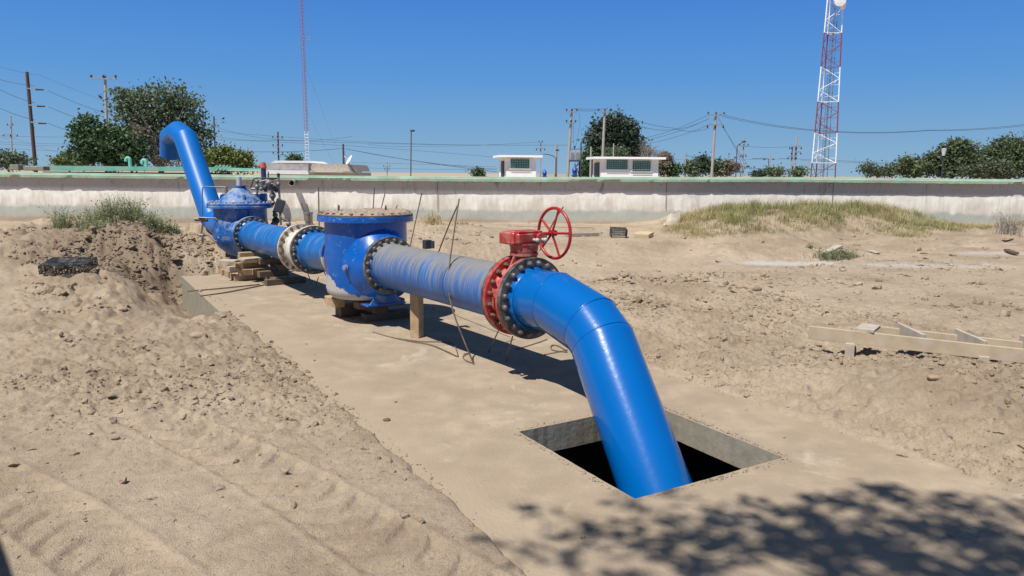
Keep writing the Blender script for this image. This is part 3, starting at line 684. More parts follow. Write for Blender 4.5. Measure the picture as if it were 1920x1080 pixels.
# ------------------------------------------------------------------ poles, lamps, towers
POLEC = pmat('pole_concrete', (.36, .34, .31), .9, var=.1); POLEW = pmat('pole_wood', (.10, .062, .045), .9, var=.25, scale=6)
STEEL = pmat('galvanised', (.30, .31, .33), .5, .3); RUSTP = pmat('rusty_pole_paint', (.10, .035, .03), .7)
def cross(m, p, half, ang, th=.11, tilt=0.):
    d = Vector((math.cos(ang), math.sin(ang), tilt)); m.beam(p-d*half, p+d*half, th, th); return d
def pole(px, ytop, Y, wpx, label, arms=(), mat=None, group='utility poles beyond the wall', ins=True, taper=.75, name='utility_pole', xtop=None):
    """arms: (photo row, half width px, kind) kind 'up' insulators on top, 'down' hanging, 'side' stand-off"""
    b = at(px, 330, Y); top = at(px, ytop, Y).z; r = wpx/1375*Y/2
    xt = at(xtop, ytop, Y).x if xtop else b.x
    t = empty(name, (b.x, Y, 0), label, 'pole', group)
    m = MB(); m.cyl((b.x, Y, 0), (xt, Y, top), r/taper**.5, r*taper**.5, 10); m.build('post', mat or POLEC, t)
    for (ya, hw, kind) in arms:
        z = at(px, ya, Y).z; f = z/top; xx = b.x+(xt-b.x)*f; hwm = hw/1375*Y; p = Vector((xx, Y-r-.08, z))
        m = MB()
        if kind == 'side':
            q = Vector((xx+hwm, Y-.3, z-.1)); m.beam((xx, Y-.1, z), q, .09, .09); m.build('crossarm', STEEL, t)
            m = MB(); m.cyl(q-Vector((.1, 0, 0)), q+Vector((.5, 0, -.02)), .09, .07, 6); m.build('insulator', DARK, t); continue
        m.beam(p-Vector((hwm, 0, -.0)), p+Vector((hwm, 0, .0)), .12, .12); m.build('crossarm', STEEL if mat is not POLEC or kind == 'dark' else STEEL, t)
        n = 3 if hw > 7 else 2
        for k in range(n):
            xx2 = p.x-hwm+2*hwm*k/(n-1)*.96+.02*hwm
            m = MB(); s = 1 if kind == 'up' else -1
            m.rev((xx2, p.y, z+s*.05), (0, 0, s), [(0, .03), (.08, .03), (.08, .09), (.16, .07), (.16, .11), (.26, .06), (.27, .01)], 8, False); m.build('insulator', DARK, t)
    return t
pole(68, 135, 62, 6.2, 'tall dark wooden pole with three side insulators at far left', [(166, 20, 'side'), (197, 20, 'side'), (229, 20, 'side')], POLEW, taper=.8)
pole(23, 217, 110, 2.6, 'thin concrete pole with one low crossarm near the left edge', [(236, 5, 'up'), (252, 13, 'down')], xtop=20)
pole(64, 237, 100, 2.4, 'bare thin white pole beside the tall wooden pole', [], xtop=63)
pole(203, 142, 60, 5.2, 'pale concrete pole with a single long crossarm rising behind the left trees', [(148.5, 23, 'up')], xtop=197)
pole(404, 218, 95, 3, 'dark wooden pole just right of the big sparse tree', [(238, 3, 'up'), (256, 3, 'up')], POLEW, xtop=401)
pole(523, 247, 95, 3, 'dark wooden pole behind the low building left of the mast', [(260, 9, 'up'), (275, 9, 'up'), (289, 9, 'up')], POLEW, xtop=521)
pole(474, 295, 110, 2, 'short thin pole left of the low building', [], POLEW)
pole(645, 270, 80, 4, 'stubby dark pole with a cable loop above the low building', [], POLEW)
pole(726, 303, 140, 2.0, 'small distant pole with crowded insulators between low building and smaller hut', [(313, 6, 'up'), (319, 4, 'up')])
pole(1063, 203, 75, 5.0, 'concrete pole with two dark crossarms left of the transformer', [(210, 9.5, 'up'), (231, 8.5, 'up')], xtop=1072)
pole(1128, 207, 75, 5.2, 'concrete pole with one crossarm in front of the dark conifer', [(210, 12, 'up')], xtop=1134)
pole(1334, 213, 75, 5.0, 'tall concrete pole with two wide crossarms between larger hut and tower', [(216, 15, 'up'), (234, 15, 'down')], xtop=1342)
pole(1042, 271, 80, 4.6, 'short thick concrete pole between the blue valves', [])
pole(1013, 266, 110, 2.4, 'thin pole with a small crossarm right of the smaller hut', [(268, 3, 'up'), (278, 8, 'down')])
pole(1107, 275, 80, 4, 'bare concrete post left of the larger hut', [])
pole(1149, 269, 70, 2.8, 'short bare post rising above the larger hut roof', [])
pole(1285, 287, 95, 2.8, 'low bare pole among the shrubs right of the larger hut', [], xtop=1286)
pole(1391, 258, 100, 2.8, 'thin concrete pole with two short crossarms beside a curved lamp', [(274, 8, 'up'), (290, 5, 'down')], xtop=1395)
pole(1441, 291, 110, 2.6, 'thin pole carrying two dark lamp heads', [])
pole(1489, 255, 95, 3.4, 'taller pole of the twin pair just left of the lattice tower', [(275, 9, 'down'), (285, 9, 'down')], xtop=1494)
pole(1482, 275, 95, 2.6, 'shorter pole of the twin pair left of the lattice tower', [(275, 6, 'down'), (294, 8, 'down')], xtop=1486)
pole(1513, 300, 120, 1.8, 'very thin distant pole left of the lattice tower foot', [])
def lamp(pts, Y, r, label, head, mat=RUSTP, name='street_lamp'):
    P = [at(x, y, Y) for x, y in pts]; P[0].z = 0
    t = empty(name, P[0], label, 'street lamp', 'street lamps beyond the wall')
    m = MB(); m.tube(P, [r*(1-.35*i/(len(P)-1)) for i in range(len(P))], 8); m.build('post', mat, t)
    for (hx, hy) in head:
        p = at(hx, hy, Y); m = MB(); m.sphere(p, r*2.6, 10, 6); 
        m.v = [((v[0]-p.x)*1.7+p.x, v[1], (v[2]-p.z)*.7+p.z) for v in m.v]; m.build('lamp_head', DARK, t)
lamp([(769.5, 330), (771, 248), (773, 245)], 70, .055, 'straight thin rust-red lamp post standing alone left of centre', [(773.5, 245)])
lamp([(1089, 330), (1089.5, 269), (1091, 265), (1099, 257.5)], 72, .07, 'curved lamp post beside the transformer', [(1100, 257.5)], DARK)
lamp([(1380, 330), (1382, 275), (1384, 272), (1394, 266)], 85, .06, 'dark curved lamp post right of the tall concrete pole', [(1395, 265.6)], RUSTP)
lamp([(1380, 331), (1390, 322), (1401, 312)], 80, .05, 'slanting arm with blue lamp head just above the coping', [(1402.5, 312)], DARK)
lamp([(1441.2, 330), (1441.5, 298), (1434, 296.5), (1410, 297.5)], 108, .05, 'double lamp with a long side arm above the wall', [(1433, 299), (1450, 298.5)], DARK)
lamp([(1041.5, 330), (1042.5, 296), (1036, 292), (1028, 289.5), (1018, 289)], 79, .05, 'side arm lamp fixed to the short thick pole', [(1045, 281.5)], DARK)
# path lamp at the right
t = empty('path_lamp', at(1767, 333, 50), 'small path lamp with pale tapered shade before the right-hand bushes', 'lamp')
m = MB(); p = at(1767, 333, 50); q = at(1769, 292, 50); m.cyl((p.x, 50, 0), q, .06, .05, 8); m.build('post', DARK, t)
m = MB(); h = at(1769, 279, 50); m.rev(q, (0, 0, 1), [(0, .09), (h.z-q.z, .17)], 14); m.rev(q, (0, 0, 1), [(h.z-q.z, .17), (h.z-q.z+.04, .01)], 14); m.rev(q, (0, 0, 1), [(0, .09), (0, .01)], 14); m.build('lamp_shade', pmat('frosted_shade', (.55, .57, .57), .4), t)
# transformer on its platform
def transformer():
    Y = 74; t = empty('transformer', at(1080, 330, Y), 'grey ribbed transformer on a raised platform between two poles', 'transformer')
    m = MB(); a = at(1068, 300, Y-1); b = at(1090, 303, Y-1); m.box(((a.x+b.x)/2, Y-.6, (a.z+b.z)/2), (b.x-a.x, 1.2, .14)); m.beam(at(1087.5, 303, Y-.3), Vector((at(1087.5, 303, Y-.3).x, Y-.3, 0)), .22, .22); m.build('platform', DARK, t)
    for (x0, x1) in ((1069, 1078), (1080, 1088)):
        m = MB(); a = at(x0, 283.5, Y-.9); b = at(x1, 299, Y-.9); w_ = b.x-a.x
        m.box(((a.x+b.x)/2, Y-.6, (a.z+b.z)/2), (w_*.94, .5, a.z-b.z))
        for k in range(6): m.box((a.x+w_*(k+.5)/6, Y-.9, (a.z+b.z)/2), (.035, .12, (a.z-b.z)*.92))
        m.build('tank', pmat('transformer_grey', (.42, .42, .43), .5) if 'transformer_grey' not in MATS else MATS['transformer_grey'], t)
    m = MB(); p = at(1077.5, 275, Y-.6); m.sphere(p, .11, 10, 6); m.cyl(p-Vector((0, 0, .3)), p, .05, .05, 8); m.box(at(1080, 279.5, Y-.6), (1.0, .06, .05)); m.build('bushing', DARK, t)
transformer()

WHT = pmat('tower_white', (.86, .87, .88), .5); RDT = pmat('tower_red', (.25, .045, .05), .55)
def lattice_tower():
    Y = 100.; c0 = at(1541.5, 328, Y); c1 = at(1565, 0, Y); 
    def ctr(y): f = (328-y)/328.; return c0.lerp(c1, f), (39.5-(39.5-24.5)*f)/1375*Y
    t = empty('lattice_tower', (c0.x, Y, 0), 'tall red and white lattice telecom tower with dishes at right', 'tower')
    bands = [(400, 305, 0), (305, 247, 1), (247, 188, 0), (188, 123, 1), (123, 60, 0), (60, -8, 1), (-8, -70, 0)]
    def corners(y):
        c, wd = ctr(y); z = c.z; h_ = wd/2; a = .18
        return [Vector((c.x+h_*math.cos(q)*1.15, Y+h_*math.sin(q)*1.15, z)) for q in (math.pi+a, -math.pi/3+math.pi/3+a*.0-.2, math.pi/2+.1)], c
    for (ya, yb, k) in bands:
        m = MB(); n = 3 if ya < 400 else 4; lg = .085
        for i in range(n):
            y0 = ya+(yb-ya)*i/n; y1 = ya+(yb-ya)*(i+1)/n; A, _ = corners(y0); B, _ = corners(y1)
            for q in range(3):
                m.cyl(A[q], B[q], lg, lg, 6, False); q2 = (q+1) % 3
                m.cyl(A[q], B[q2], .035, .035, 5, False) if (i+q) % 2 else m.cyl(A[q2], B[q], .035, .035, 5, False)
                m.cyl((A[q]+B[q])/2, (A[q2]+B[q2])/2, .025, .025, 4, False) if q == 1 else None
                if i == 0: m.cyl(A[q], A[q2], .035, .035, 5, False)
        m.build('tower_section', WHT if k else RDT, t)
    m = MB(); a = ctr(400)[0]+Vector((.1, .2, 0)); b = ctr(-60)[0]+Vector((.1, .2, 0))
    for dx in (-.22, .22): m.cyl(a+Vector((dx, 0, 0)), b+Vector((dx, 0, 0)), .03, .03, 5, False)
    for k in range(90): p = a.lerp(b, k/90); m.beam(p-Vector((.22, 0, 0)), p+Vector((.22, 0, 0)), .03, .03)
    m.cyl(a+Vector((.1, .05, 0)), b+Vector((.1, .05, 0)), .06, .06, 6, False); m.cyl(a+Vector((.75, .1, 0)), b+Vector((.45, .1, 0)), .055, .055, 6, False)
    m.build('cable_ladder', pmat('cable_grey', (.16, .17, .22), .6), t)
    for (x, y, r, lab) in ((1574, 1, .72, None), (1578.5, 8, .62, None)):
        p = at(x, y, Y-.9+(.5 if x > 1575 else 0)); m = MB(); ax = Vector((-.12, -1, -.1)).normalized() if x < 1577 else Vector((.75, -.65, -.1)).normalized()
        m.rev(p, ax, [(0, r), (.35, r), (.37, .001)], 24, False); m.rev(p, ax, [(0, r), (-.2, r*.5), (-.25, .01)], 24)
        m.build('dish_antenna', WHT, t)
lattice_tower()
def guyed_mast():
    Y = 90.; t = empty('guyed_mast', at(577, 330, Y), 'slender red and white guyed radio mast rising above the low building', 'mast')
    a = at(578.5, 340, Y); b = at(563.5, -30, Y)
    zs = [340, 243, 190, 135, 80, 20, -40]
    pt = lambda y: a.lerp(b, (340-y)/370)
    for i in range(6):
        y0, y1 = zs[i], zs[i+1]; m = MB(); n = max(6, int(abs(y0-y1)/6.2)); wd = .2
        for k in range(n):
            p = pt(y0+(y1-y0)*k/n); q = pt(y0+(y1-y0)*(k+1)/n); C3 = [Vector((wd*math.cos(s)*1.1, wd*math.sin(s)*1.1, 0)) for s in (math.pi+.1, -.35, math.pi/2)]
            for j in range(3): m.cyl(p+C3[j], q+C3[j], .026, .026, 4, False); m.cyl(p+C3[j], p+C3[(j+1) % 3], .022, .022, 4, False)
        m.build('mast_section', WHT if i in (0, ) else pmat('mast_pink', (.36, .13, .14), .6) if 'mast_pink' not in MATS else MATS['mast_pink'], t)
    m = MB(); p = pt(66); m.beam(p, p+Vector((1.0, 0, .02)), .04, .04); p2 = pt(71); m.beam(p2, p2+Vector((1.0, 0, 0)), .04, .04); m.cyl(p2+Vector((1.0, 0, -.1)), p+Vector((.9, 0, 5.0)), .02, .02, 4); m.build('whip_antenna', STEEL, t)
    for (y, ex, ey) in ((198, 530, 330), (198, 655, 330), (110, 664, 330), (60, 430, 330)):
        m = MB(); p = pt(y); e = at(ex, ey, Y+(4 if ex > 600 else -3)); e.z = max(0, e.z-2); m.tube([p, (p+e)/2-Vector((0, 0, .5)), e], .011, 4, False); m.build('guy_wire', STEEL, t)
guyed_mast()

# power lines: each strand a thing
WIRE = pmat('cable_black', (.05, .05, .06), .7)
def wire(pts, Y, sag=0., r=.016, label='', Y1=None, grp='overhead power lines'):
    P = []
    for i in range(len(pts)-1):
        (x0, y0), (x1, y1) = pts[i], pts[i+1]; ya = Y+(Y1-Y)*i/(len(pts)-1) if Y1 else Y; yb = Y+(Y1-Y)*(i+1)/(len(pts)-1) if Y1 else Y
        a = at(x0, y0, ya); b = at(x1, y1, yb); n = 14
        for k in range(n+(i == len(pts)-2)):
            f = k/n; p = a.lerp(b, f); p.z -= sag/1375*Y*4*f*(1-f); P.append(p)
    m = MB(); m.tube(P, r, 4, False)
    thing_mesh('power_line', m, WIRE, label, 'cable', grp)
L0 = 'lowest strand'
for i, (a, b, c) in enumerate([((-20, 138), (64, 158), (64, 158)), ((-20, 178), (64, 189), (64, 189)), ((-20, 198), (64, 221), (64, 221))]): pass
wire([(-30, 116), (66, 140)], 62, 2, .010, 'topmost thin line from the left edge to the tall wooden pole')
wire([(-30, 140), (66, 161)], 62, 3, .016, 'second line from the left edge to the wooden pole top insulator')
wire([(-30, 150), (66, 193)], 62, 5, .018, 'third line from the left edge to the middle insulator of the wooden pole')
wire([(-30, 188), (66, 225)], 62, 4, .018, 'fourth line from the left edge to the lowest insulator of the wooden pole')
wire([(90, 170), (197, 212)], 62, 2, .016, 'line from the wooden pole top insulator down to the pale T pole')
wire([(90, 200), (203, 240)], 62, 2, .016, 'line from the middle insulator down behind the left trees')
wire([(90, 231), (150, 252)], 62, 1, .016, 'line from the lowest insulator into the dark bush')
wire([(68, 138), (197, 190)], 62, 1, .009, 'thin top line from the wooden pole to the pale T pole')
for k, (ya, yb) in enumerate(((253, 256), (264, 270), (268, 274), (275, 284))):
    wire([(-30, ya), (180, yb)], 120, 2, .018, ['highest', 'second', 'third', 'lowest'][k]+' of four distant lines behind the left poles')
wire([(405, 238), (523, 262), (660, 256)], 95, 4, .016, 'high line from the right of the big tree past the low building')
wire([(405, 256), (523, 263), (1065, 272)], 95, 3, .018, 'long line crossing behind the mast towards the first centre pole')
wire([(405, 246), (930, 272)], 100, 6, .016, 'long thin line sagging behind the mast and lone lamp')
wire([(405, 262), (930, 295)], 100, -4, .016, 'thin line falling from big tree to the smaller hut')
wire([(450, 284), (645, 278)], 80, 3, .022, 'thick cable reaching the stubby pole from the left')
wire([(648, 279), (932, 322)], 80, 3, .024, 'thick cable descending from the stubby pole to the right')
wire([(648, 279), (932, 317)], 82, 5, .018, 'second cable descending from the stubby pole to the right')
wire([(660, 305), (930, 313)], 120, -1, .018, 'upper of two faint distant lines left of the smaller hut')
wire([(660, 314), (930, 318)], 120, 1, .018, 'lower of two faint distant lines left of the smaller hut')
wire([(690, 271), (800, 274), (1010, 266)], 105, 2, .016, 'faint line rising towards the smaller hut pole')
wire([(1075, 203.5), (1140, 204)], 75, 1, .018, 'upper jumper between the two centre poles')
wire([(1082, 206), (1124, 206)], 75, 2, .018, 'lower jumper between the two centre poles')
wire([(1144, 205), (1262, 240), (1330, 240)], 76, 6, .018, 'sagging line from the conifer pole towards the right')
wire([(1144, 212), (1240, 244), (1330, 222)], 76, 6, .018, 'lower sagging line passing the dark conifer')
wire([(1190, 262), (1326, 216)], 76, 6, .016, 'upper line climbing left to right to the wide crossarm pole')
wire([(1190, 266), (1330, 222)], 77, 6, .016, 'middle line climbing to the wide crossarm pole')
wire([(1190, 272), (1328, 234)], 78, 6, .016, 'lower line climbing to the lower crossarm')
wire([(1350, 214), (1535, 244), (1740, 244), (1960, 228)], 76, 4, .018, 'long line passing the lattice tower to the right edge')
wire([(1354, 218), (1535, 245.5), (1740, 245), (1960, 231)], 77, 4, .018, 'lower twin of the long line passing the lattice tower')
wire([(1346, 219), (1385, 290), (1396, 330)], 76, 0, .016, 'guy wire slanting down from the wide crossarm pole')
wire([(1355, 238), (1415, 330)], 75, 0, .014, 'second guy wire slanting down beside the curved lamp')
wire([(1398, 274), (1480, 275)], 97, 2, .016, 'short line between thin crossarm pole and twin poles')
wire([(1460, 297), (1700, 308)], 110, -1, .018, 'distant line running behind the tower foot')
wire([(1250, 299), (1480, 298)], 110, 1, .014, 'faint level line above the right shrubs')
wire([(1287, 291), (1440, 318)], 95, 4, .016, 'line drooping from the low bare pole')
wire([(1500, 300), (1960, 322)], 120, 0, .02, 'faint distant line right of the tower near the coping')
wire([(1250, 313), (1540, 318)], 125, 0, .02, 'lowest faint distant line left of the tower')
wire([(1085, 207), (1088, 232), (1080, 272)], 74.5, -1, .012, 'loose drop wire from crossarm to transformer bushing')
wire([(1075, 232), (1076, 272)], 74.5, 0, .012, 'second drop wire beside the first centre pole')
wire([(0, 257), (20, 257), (125, 290)], 110, 2, .012, 'faint line from the small left pole to the right')
# ------------------------------------------------------------------ the pipeline
DUSTC = (.36, .30, .23)
AX = Vector((.588, -.809, 0)); NX = Vector((.809, .588, 0)); UP = Vector((0, 0, 1)); AXROT = (0, 0, math.atan2(AX.y, AX.x))
B_NEW = pmat('gloss_blue_paint', (.0, .108, .385), .22, var=.05, scale=1.5, coat=.4, bump=.07, bscale=22, spec=.4)
B_FAR = pmat('satin_blue_paint', (.002, .118, .41), .42, var=.06, spec=.35, scale=1.5)
B_DUST = pmat('dusty_blue_paint', (.004, .10, .36), .42, var=.22, scale=2.2, dirt=(.20, .19, .165), damt=.60, dscale=1., upward=.17, stretch=(AXROT, (.022, .25, .5)))
B_SOFT = pmat('worn_blue_paint', (.003, .115, .37), .38, var=.15, scale=2.5, dirt=(.14, .19, .27), damt=.28, dscale=1., upward=.05, stretch=(AXROT, (.14, .5, .7)))
B_DEEP = pmat('deep_blue_enamel', (.0, .088, .39), .3, var=.12, scale=3, dirt=(.40, .42, .46), damt=.18, dscale=26, bump=.15, bscale=30)
B_VALVE = pmat('valve_blue_enamel', (.001, .092, .35), .32, var=.15, scale=3, dirt=(.25, .30, .38), damt=.45, dscale=5, upward=.10)
BLK = pmat('black_flange_paint', (.028, .027, .027), .5, var=.3, scale=6, dirt=(.20, .175, .15), damt=.65, dscale=7, bump=.25, bscale=50)
RED = pmat('red_valve_paint', (.40, .022, .022), .42, var=.15, scale=4, dirt=(.36, .20, .15), damt=.55, dscale=9, bump=.2, bscale=40)
REDW = pmat('handwheel_red', (.36, .014, .016), .38, var=.1, scale=6, dirt=(.10, .05, .04), damt=.15, dscale=12)
WHITEP = pmat('cream_white_paint', (.62, .59, .50), .5, var=.08, scale=5, dirt=(.33, .28, .2), damt=.55, dscale=6)
BOLTG = pmat('dull_steel_bolt', (.17, .165, .16), .5, .35, var=.25, scale=20); BOLTR = pmat('rusty_bolt', (.17, .085, .06), .7, .1, var=.3, scale=20)
CEM = pmat('dried_cement', (.40, .37, .32), .95, var=.2, scale=9, bump=.9, bscale=28)
DIRTM = pmat('caked_soil', (.30, .235, .175), .95, var=.3, scale=14, bump=1, bscale=40)
V1 = gp(475, 442, .84); W1 = gp(590, 469, .86); W0 = gp(566, 465, .86); S1 = gp(733, 498, .9); F1 = gp(1000, 560, .9)
RP = .31
def hexbolt(m, c, ax, s=.024, hd=.028, stud=.02):
    ax = Vector(ax).normalized(); c = Vector(c)
    m.rev(c, ax, [(0, s*1.25), (.004, s*1.25), (.004, 1e-4)], 12, False)
    m.rev(c+ax*.004, ax, [(0, s), (hd*.8, s), (hd, s*.8), (hd, 1e-4)], 6, False, RNG.uniform(0, 1))
    if stud: m.cyl(c+ax*hd, c+ax*(hd+stud), s*.52, s*.5, 8)
def flange(parent, c, ax, R, th, mat, nb=20, Rb=None, rin=.3, bm=BOLTG, name='flange', back=False, s=.025, stud=.016, label=None, phase=0., every=1):
    """c = centre of the face that carries the bolts; the plate lies behind it"""
    ax = Vector(ax).normalized(); c = Vector(c); m = MB(); m.disc(c, -ax, rin, R, th, 72, .005)
    fo = m.build(name, mat, parent)
    if label: fo['label'] = label
    Rb = Rb or R*.885; a, x, y = frame(ax)
    for k in range(nb):
        q = 2*math.pi*(k+.5)/nb+phase; d = x*math.cos(q)+y*math.sin(q); b = MB(); hexbolt(b, c+d*Rb, ax, s, stud=stud)
        if back: hexbolt(b, c+d*Rb-ax*th, -ax, s, stud=stud)
        b.build('bolt', bm, fo)
    return fo
def weld(parent, c, ax, r, mat, t=.008):
    m = MB(); m.rev(c, ax, [(-t, r-.002), (-t*.5, r+t*.45), (0, r+t*.6), (t*.5, r+t*.45), (t, r-.002)], 72); return m.build('weld_seam', mat, parent)

# -- near outlet elbow with its black flange
def segpipe(pts, r, n=80):
    """mitred pipe, every straight section with its own rings so the mitres stay crisp"""
    T = MB(); T.tube(pts, r, n, False); k = len(pts); o = MB(); V = T.v
    for i in range(k-1): o.add(V[i*n:(i+1)*n]+V[(i+1)*n:(i+2)*n], [(j, (j+1) % n, n+(j+1) % n, n+j) for j in range(n)], True)
    return o
E0, E1, E2, E3, E4 = Vector(F1), Vector((.447, 7.355, .905)), Vector((.765, 6.94, .757)), Vector((.862, 6.778, .627)), Vector((1.233, 5.915, -.426))
E0.z = .905; dirE = (E1-E0).normalized(); E5 = E4+(E4-E3).normalized()*2.6
t = empty('elbow_pipe', (E4.x, E4.y, 0), 'large glossy bright blue elbow pipe diving into the square slab opening', 'pipe')
segpipe([E0-AX*.02, E1, E2, E3, E5], RP).build('pipe', B_NEW, t)
for i, (a, b, c) in enumerate(((E0, E1, E2), (E1, E2, E3), (E2, E3, E4))):
    d0 = (b-a).normalized(); d1 = (c-b).normalized(); m = MB(); n = (d0+d1).normalized(); e = (d1-d0).normalized(); f = n.cross(e); ring = []
    sc = 1/math.cos(d0.angle(d1)/2)
    for k in range(97):
        q = 2*math.pi*k/96; ring.append(b+e*math.cos(q)*(RP+.001)*sc+f*math.sin(q)*(RP+.001))
    m.tube(ring, .0026, 6, False); m.build('weld_seam', B_NEW, t)
flange(t, F1, AX, .435, .045, BLK, 20, .378, RP, BOLTG, s=.027)
m = MB(); m.rev(Vector(F1), AX, [(0, .334), (.012, .334), (.04, .314), (.05, .31)], 72); m.build('collar', B_NEW, t)

# -- red butterfly valve with gearbox and handwheel
VR0 = F1-AX*.047                       # its near face
t = empty('butterfly_valve', (VR0.x, VR0.y, .45), 'red butterfly valve with gearbox and red handwheel bolted into the pipeline', 'valve')
m = MB(); m.disc(VR0, -AX, .3, .432, .04, 72, .008); m.build('flange_ring', RED, t)
m = MB(); m.rev(VR0, AX, [(-.04, .36), (-.06, .335), (-.19, .335), (-.215, .36)], 72); m.build('body', RED, t)
fo = flange(t, VR0-AX*.215, AX, .436, .05, RED, 20, .388, .3, BOLTR, 'flange_ring', s=.024, stud=.03)
for q in range(0, 20, 1):
    pass
vc = VR0-AX*.125; topz = vc+UP*.43
m = MB()
for s_ in (-1, 1): m.prism([vc+UP*.33+NX*.20*s_+AX*.0, vc+UP*.33+NX*.05*s_, vc+UP*.53+NX*.07*s_, vc+UP*.53+NX*.10*s_], AX*.03)
m.cyl(vc+UP*.32, vc+UP*.48, .11, .11, 24); m.cyl(vc+UP*.445, vc+UP*.475, .15, .15, 28)
for k in range(8):
    q = k*math.pi/4; m.cyl(vc+UP*.47+NX*.125*math.cos(q)+AX*.125*math.sin(q), vc+UP*.49+NX*.125*math.cos(q)+AX*.125*math.sin(q), .014, .014, 6)
m.build('neck', RED, t)
m = MB(); m.box(vc+NX*.19+AX*.0, (.05, .05, .05)); 
m = MB(); m.beam(vc+AX*.03+UP*-.02-NX*.42, vc+AX*.03+UP*-.02-NX*.34, .03, .10); m.build('lug', RED, t)
gb = empty('gearbox', (0, 0, 0), None, None); gb.parent = t; gb.location = (0, 0, .1)
gc = vc+UP*.575; Rg = Matrix((NX, -AX, UP)).transposed()
m = MB(); m.rev(gc-UP*.09, UP, [(0, .001), (0, .145), (.05, .15), (.075, .16), (.095, .16)], 32, False)
m.box(gc+UP*.055+NX*.0, (.34, .24, .12), Rg, .02); m.box(gc+UP*.055-NX*.155-AX*.05, (.1, .26, .13), Rg, .015); m.box(gc+UP*.122, (.32, .22, .018), Rg, .006)
m.cyl(gc+UP*.055+NX*.12-AX*.12, gc+UP*.055+NX*.12+AX*.15, .055, .055, 20)
m.build('housing', RED, gb)
for (a, b) in ((.03, .125), (.13, .13)):
    m = MB(); p = gc+UP*.04+NX*a+AX*b; m.cyl(p, p+AX*.06, .017, .017, 10); m.sphere(p+AX*.065, .024, 10, 6); m.build('grease_nipple', pmat('nipple_grey', (.45, .42, .40), .5) if 'nipple_grey' not in MATS else MATS['nipple_grey'], gb)
m = MB(); m.rev(gc+UP*.055-NX*.13+AX*.078, AX, [(0, .018), (.006, .018), (.006, .001)], 12); m.build('plug', BOLTR, gb)
# handwheel
HC = gc+UP*.095+NX*.325+AX*.10; hx = NX.copy(); hx = (NX+UP*.0).normalized(); HR = .268
wh = empty('handwheel', (0, 0, 0), None, None); wh.parent = t; wh.location = (0, 0, .2)
_, wx, wy = frame(hx); m = MB(); ring = [HC+(wx*math.cos(2*math.pi*k/64)+wy*math.sin(2*math.pi*k/64))*HR for k in range(65)]
m.tube(ring, .017, 10, False); m.build('rim', REDW, wh)
for k in range(5):
    q = 2*math.pi*k/5+.25+math.pi/2; e = HC+(wx*math.cos(q)+wy*math.sin(q))*(HR-.008); m = MB(); m.tube([HC-hx*.03, HC+(e-HC)*.5-hx*.012, e], [.014, .012, .012], 8); m.build('spoke', REDW, wh)
m = MB(); m.cyl(HC-hx*.055, HC+hx*.02, .035, .032, 16); m.sphere(HC+hx*.02, .028, 12, 6); m.build('hub', REDW, wh)
m = MB(); m.cyl(HC-hx*.30, HC-hx*.04, .018, .018, 12); m.build('shaft', REDW, wh)

# -- dusty spool between strainer and valve
Pa = Vector(S1); Pb = VR0-AX*.265
dv = (Pb-Pa).normalized()
t = empty('pipe_spool', ((Pa.x+Pb.x)/2, (Pa.y+Pb.y)/2, .57), 'longest dust-streaked blue pipe between the strainer tank and the red valve', 'pipe')
m = MB(); m.cyl(Pa, Pb, RP, RP, 80, False); m.build('pipe', B_DUST, t)
q = Pa.lerp(Pb, .655); m = MB(); m.rev(q, dv, [(-.006, RP+.0005), (-.003, RP+.0015), (.003, RP+.0015), (.006, RP+.0005)], 72); m.build('joint_line', pmat('joint_black', (.015, .015, .018), .9), t)
flange(t, Pa+dv*.0, AX, .405, .05, BLK, 20, .358, RP-.005, BOLTG, s=.026)
m = MB(); m.disc(Pb, -AX, RP, .43, .045, 72, .006); m.build('flange', BLK, t)
m = MB(); m.rev(Pa, dv, [(.0, .335), (.015, .333), (.035, .312)], 72); m.build('weld_seam', B_DUST, t)

